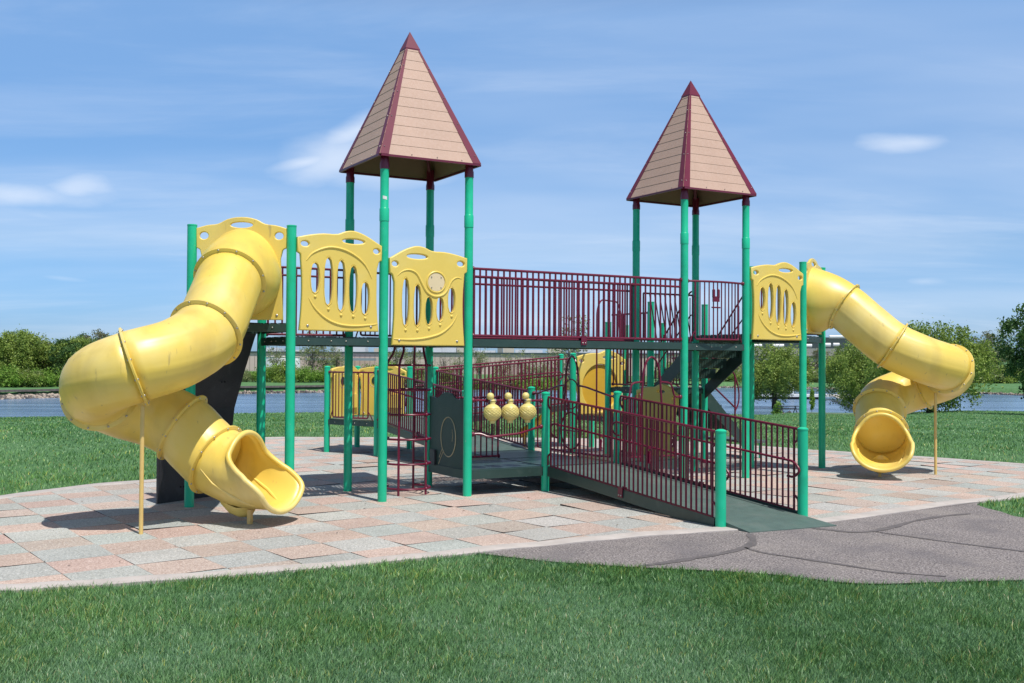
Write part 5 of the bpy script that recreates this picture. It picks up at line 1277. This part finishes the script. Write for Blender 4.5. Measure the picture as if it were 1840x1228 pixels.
# ------------------------------------------------------------------ two people on the dock
def person(loc, joints, edges, rad, label, parts, mats_):
    me = bpy.data.meshes.new('person'); me.from_pydata(joints, edges, []); o = bpy.data.objects.new('person', me); C.objects.link(o); o.location = loc
    md = o.modifiers.new('skin', 'SKIN'); sk = me.skin_vertices[0].data if me.skin_vertices else None
    if sk is None:
        bpy.context.view_layer.objects.active = o; bpy.ops.object.modifier_remove(modifier='skin'); md = o.modifiers.new('skin', 'SKIN'); bm = bmesh.new(); bm.from_mesh(me); bm.verts.layers.skin.verify(); bm.to_mesh(me); bm.free(); sk = me.skin_vertices[0].data
    for v, r_ in zip(sk, rad): v.radius = (r_, r_)
    sk[0].use_root = True; o.modifiers.new('sub', 'SUBSURF').levels = 1; o.modifiers['sub'].render_levels = 1
    me.materials.append(mats_[0]); put(o, None, label, 'person')
    for nm, mb, mt in parts:
        p = bpy.data.objects.new(nm, bpy.data.meshes.new(nm)); p.data.from_pydata([tuple(v) for v in mb.v], [], mb.f); p.data.materials.append(mt); p.data.polygons.foreach_set('use_smooth', [True]*len(p.data.polygons)); put(p, o)
    return o
skin = mat('skin', (.45, .27, .19), .6); blk_ = mat('black_cloth', (.02, .02, .025), .8); red_ = mat('red_cloth', (.45, .05, .05), .8); hair = mat('dark_hair', (.02, .015, .012), .7); jean = mat('pale_cloth', (.35, .38, .45), .8)
J = [(0, 0, .95), (0, 0, 1.2), (0, 0, 1.42), (0, 0, 1.52), (0, -.01, 1.66), (.1, 0, .92), (.11, -.02, .5), (.12, 0, .08), (.12, -.14, .04), (-.1, 0, .92), (-.12, .02, .5), (-.13, .03, .08), (-.13, -.11, .04), (.19, 0, 1.4), (.25, .02, 1.12), (.22, -.12, .9), (-.19, 0, 1.4), (-.27, .03, 1.13), (-.2, -.14, .95)]
EG = [(0, 1), (1, 2), (2, 3), (3, 4), (0, 5), (5, 6), (6, 7), (7, 8), (0, 9), (9, 10), (10, 11), (11, 12), (2, 13), (13, 14), (14, 15), (2, 16), (16, 17), (17, 18)]
RD = [.14, .14, .13, .06, .11, .1, .07, .05, .04, .1, .07, .05, .04, .06, .045, .035, .06, .045, .035]
sh_ = MB().lathe([(.17, .85), (.16, 1.0), (.19, 1.3), (.2, 1.42), (.08, 1.5)], (0, 0, 0), 12); pt_ = MB().tube([(.1, 0, .95), (.115, -.02, .5), (.12, 0, .12)], [.12, .09, .08], 10).tube([(-.1, 0, .95), (-.12, .02, .5), (-.13, .03, .12)], [.12, .09, .08], 10)
p0 = Yp(1489.5, 222)
person((p0.x, 225, WZ+1.0), J, EG, RD, 'person in black standing on the dock', [('shirt', sh_, blk_), ('trousers', pt_, blk_), ('hair', MB().sphere((0, .02, 1.70), .125, 12), hair)], [skin])
J2 = [(0, 0, .2), (0, .05, .45), (0, .05, .68), (0, .03, .78), (0, 0, .92), (.12, -.1, .2), (.16, -.5, .45), (.16, -.8, .08), (.16, -.92, .05), (-.12, -.1, .2), (-.16, -.5, .45), (-.16, -.78, .08), (-.16, -.9, .05), (.2, .03, .65), (.26, -.15, .42), (.2, -.35, .4), (-.2, .03, .65), (-.26, -.15, .42), (-.2, -.35, .4)]
sh2 = MB().lathe([(.2, .1), (.18, .3), (.2, .55), (.2, .68), (.08, .76)], (0, .04, 0), 12); tr2 = MB().tube([(.12, -.1, .2), (.16, -.5, .46), (.16, -.8, .1)], [.12, .1, .07], 10).tube([(-.12, -.1, .2), (-.16, -.5, .46), (-.16, -.8, .1)], [.12, .1, .07], 10)
p0 = Yp(1483, 222)
person((p0.x-.2, 224.5, WZ+1.0), J2, EG, RD, 'person in a red top sitting on the dock', [('shirt', sh2, red_), ('trousers', tr2, jean), ('hair', MB().sphere((0, .04, .96), .13, 12), hair)], [skin])

# ------------------------------------------------------------------ light, sky, camera
sun_v = Vector((.587*math.cos(math.radians(65)), -.81*math.cos(math.radians(65)), math.sin(math.radians(65))))
ld = bpy.data.lights.new('sun', 'SUN'); ld.energy = 4.2; ld.angle = math.radians(.55); ld.color = (1, .955, .88)
lo = bpy.data.objects.new('sun', ld); lo.rotation_euler = sun_v.to_track_quat('Z', 'Y').to_euler(); C.objects.link(lo)
w = bpy.data.worlds.new('World'); bpy.context.scene.world = w; w.use_nodes = True; nt = w.node_tree; N = nt.nodes; L = nt.links
bg = N['Background']; sky = N.new('ShaderNodeTexSky'); sky.sky_type = 'NISHITA'; sky.sun_disc = False; sky.sun_elevation = math.radians(65); sky.sun_rotation = math.atan2(sun_v.x, sun_v.y)
sky.air_density = 1.0; sky.dust_density = .6; sky.ozone_density = 1.6
bg.inputs['Strength'].default_value = .132
tc = N.new('ShaderNodeTexCoord'); sx = N.new('ShaderNodeSeparateXYZ'); L.new(tc.outputs['Generated'], sx.inputs[0])
def math_(op, a, b=None, cl=False):
    m_ = N.new('ShaderNodeMath'); m_.operation = op; m_.use_clamp = cl
    for i_, v in enumerate((a, b)):
        if v is None: continue
        if isinstance(v, (int, float)): m_.inputs[i_].default_value = v
        else: L.new(v, m_.inputs[i_])
    return m_.outputs[0]
# cloud deck coordinates: direction projected on a high horizontal plane
zc = math_('ADD', sx.outputs['Z'], .12); u_ = math_('DIVIDE', sx.outputs['X'], zc); v_ = math_('DIVIDE', sx.outputs['Y'], zc)
cb = N.new('ShaderNodeCombineXYZ'); L.new(u_, cb.inputs[0]); L.new(v_, cb.inputs[1])
def wn(scale, st, detail=8, rough=.55, dist=0, loc=(0, 0, 0)):
    mp = N.new('ShaderNodeMapping'); mp.inputs['Scale'].default_value = st; mp.inputs['Location'].default_value = loc; L.new(cb.outputs[0], mp.inputs['Vector']); n_ = N.new('ShaderNodeTexNoise'); n_.inputs['Scale'].default_value = scale; n_.inputs['Detail'].default_value = detail; n_.inputs['Roughness'].default_value = rough; n_.inputs['Distortion'].default_value = dist; L.new(mp.outputs['Vector'], n_.inputs['Vector']); return n_.outputs['Fac']
def mr_(v, a, b, c=0, d=1):
    m_ = N.new('ShaderNodeMapRange'); m_.interpolation_type = 'SMOOTHSTEP'; L.new(v, m_.inputs[0]); m_.inputs[1].default_value = a; m_.inputs[2].default_value = b; m_.inputs[3].default_value = c; m_.inputs[4].default_value = d; return m_.outputs[0]
cir = math_('MULTIPLY', mr_(wn(1.0, (.55, 1.5, 1), 9, .6, .4), .44, .80), .27)
cir2 = math_('MULTIPLY', mr_(wn(.45, (.5, 1.0, 1), 5, .55, .3, (3, 1, 0)), .36, .68), .32)
tot = math_('ADD', cir, cir2)
edge = wn(7, (.5, 1, 1), 7, .6, .3)
# single clouds: az (x/y), elevation (z/y), half sizes, strength, tilt
ry = math_('DIVIDE', sx.outputs['X'], sx.outputs['Y']); rz_ = math_('DIVIDE', sx.outputs['Z'], sx.outputs['Y'])
nz = N.new('ShaderNodeTexNoise'); nz.inputs['Scale'].default_value = 16; nz.inputs['Detail'].default_value = 7; cb2 = N.new('ShaderNodeCombineXYZ'); L.new(math_('MULTIPLY', ry, .6), cb2.inputs[0]); L.new(math_('MULTIPLY', rz_, 1.6), cb2.inputs[1]); L.new(cb2.outputs[0], nz.inputs['Vector'])
def cloud(px, py, rx, ry_, st, tilt=0, ns=.9):
    ax = (px-920)/f_; az = (650.4+(px-920)*.0056-py)/f_
    a = math_('SUBTRACT', ry, ax); b = math_('SUBTRACT', rz_, az); b = math_('SUBTRACT', b, math_('MULTIPLY', a, tilt))
    a = math_('DIVIDE', a, rx/f_); b = math_('DIVIDE', b, ry_/f_)
    d = math_('SQRT', math_('ADD', math_('MULTIPLY', a, a), math_('MULTIPLY', b, b)))
    d = math_('ADD', d, math_('MULTIPLY', math_('SUBTRACT', nz.outputs['Fac'], .5), ns*2.4))
    return math_('MULTIPLY', mr_(d, 1.25, -.15), st)
front_ = mr_(sx.outputs['Y'], .02, .1)
cl = None
for c_ in ((600, 285, 135, 58, .62, .25, .55), (640, 232, 85, 32, .70, .45, .6), (548, 290, 85, 20, .68, .22, .6), (680, 318, 190, 36, .42, 0, .6), (1640, 256, 115, 27, .60, .06, .7), (30, 352, 210, 32, .62, -.05, .7), (128, 338, 80, 38, .55, .1, .9), (70, 388, 150, 24, .38, -.15, .6), (1660, 506, 60, 12, .35, 0, .9), (110, 500, 50, 6, .2, -.1, .5), (160, 588, 40, 8, .25, 0, .6), (60, 380, 100, 16, .2, -.25, .6)):
    q = cloud(*c_); cl = q if cl is None else math_('MAXIMUM', cl, q)
cl = math_('MULTIPLY', cl, front_)
tot = math_('MULTIPLY', tot, mr_(rz_, -.02, .08)) if False else tot
fac = math_('MAXIMUM', tot, cl, True); fac = math_('MULTIPLY', fac, mr_(sx.outputs['Z'], -.01, .03))
tint = N.new('ShaderNodeMix'); tint.data_type = 'RGBA'; tint.blend_type = 'MULTIPLY'; tint.inputs['Factor'].default_value = 1; L.new(sky.outputs['Color'], tint.inputs['A'])
tr_ = N.new('ShaderNodeValToRGB'); mrz = N.new('ShaderNodeMapRange'); mrz.inputs[1].default_value = 0; mrz.inputs[2].default_value = 1; L.new(sx.outputs['Z'], mrz.inputs[0]); L.new(mrz.outputs[0], tr_.inputs['Fac'])
e_r = tr_.color_ramp.elements; e_r[0].position = .03; e_r[0].color = (.38, .61, 1.08, 1); e_r[1].position = 1; e_r[1].color = (.18, .23, .31, 1)
for p_, c_ in ((.105, (.46, .65, .92, 1)), (.2, (.60, .79, 1.0, 1)), (.31, (.88, 1.06, 1.2, 1)), (.42, (.50, .62, .75, 1)), (.6, (.20, .26, .34, 1))): q_ = e_r.new(p_); q_.color = c_  # upper stops dim the unseen sky overhead to weaken fill light
L.new(tr_.outputs['Color'], tint.inputs['B'])
mx = N.new('ShaderNodeMix'); mx.data_type = 'RGBA'; L.new(fac, mx.inputs['Factor']); L.new(tint.outputs['Result'], mx.inputs['A']); mx.inputs['B'].default_value = (6.0, 6.5, 7.3, 1)
L.new(mx.outputs['Result'], bg.inputs['Color'])

cam = bpy.data.cameras.new('camera'); co = bpy.data.objects.new('camera', cam); C.objects.link(co)
cam.sensor_width = 36; cam.lens = 36*f_/1840; cam.clip_end = 6000; cam.clip_start = .1
cr, sr, cp, sp = math.cos(rol), math.sin(rol), math.cos(pit), math.sin(pit)
R0 = Vector((1, 0, 0)); Fw = Vector((0, cp, sp)); U0 = Vector((0, -sp, cp)); rt = R0*cr+U0*sr; upv = U0*cr-R0*sr
mt_ = Matrix((rt, upv, -Fw)).transposed().to_4x4(); mt_.translation = Vector((0, 0, hh)); co.matrix_world = mt_
sc = bpy.context.scene; sc.camera = co
sc.view_settings.view_transform = 'Standard'; sc.view_settings.look = 'None'; sc.view_settings.exposure = .17; sc.view_settings.gamma = 1
sc.cycles.max_bounces = 8; sc.cycles.transparent_max_bounces = 16
sc.cycles.use_denoising = True; sc.cycles.denoiser = 'OPENIMAGEDENOISE'; sc.cycles.denoising_input_passes = 'RGB_ALBEDO_NORMAL'; sc.cycles.denoising_prefilter = 'NONE'
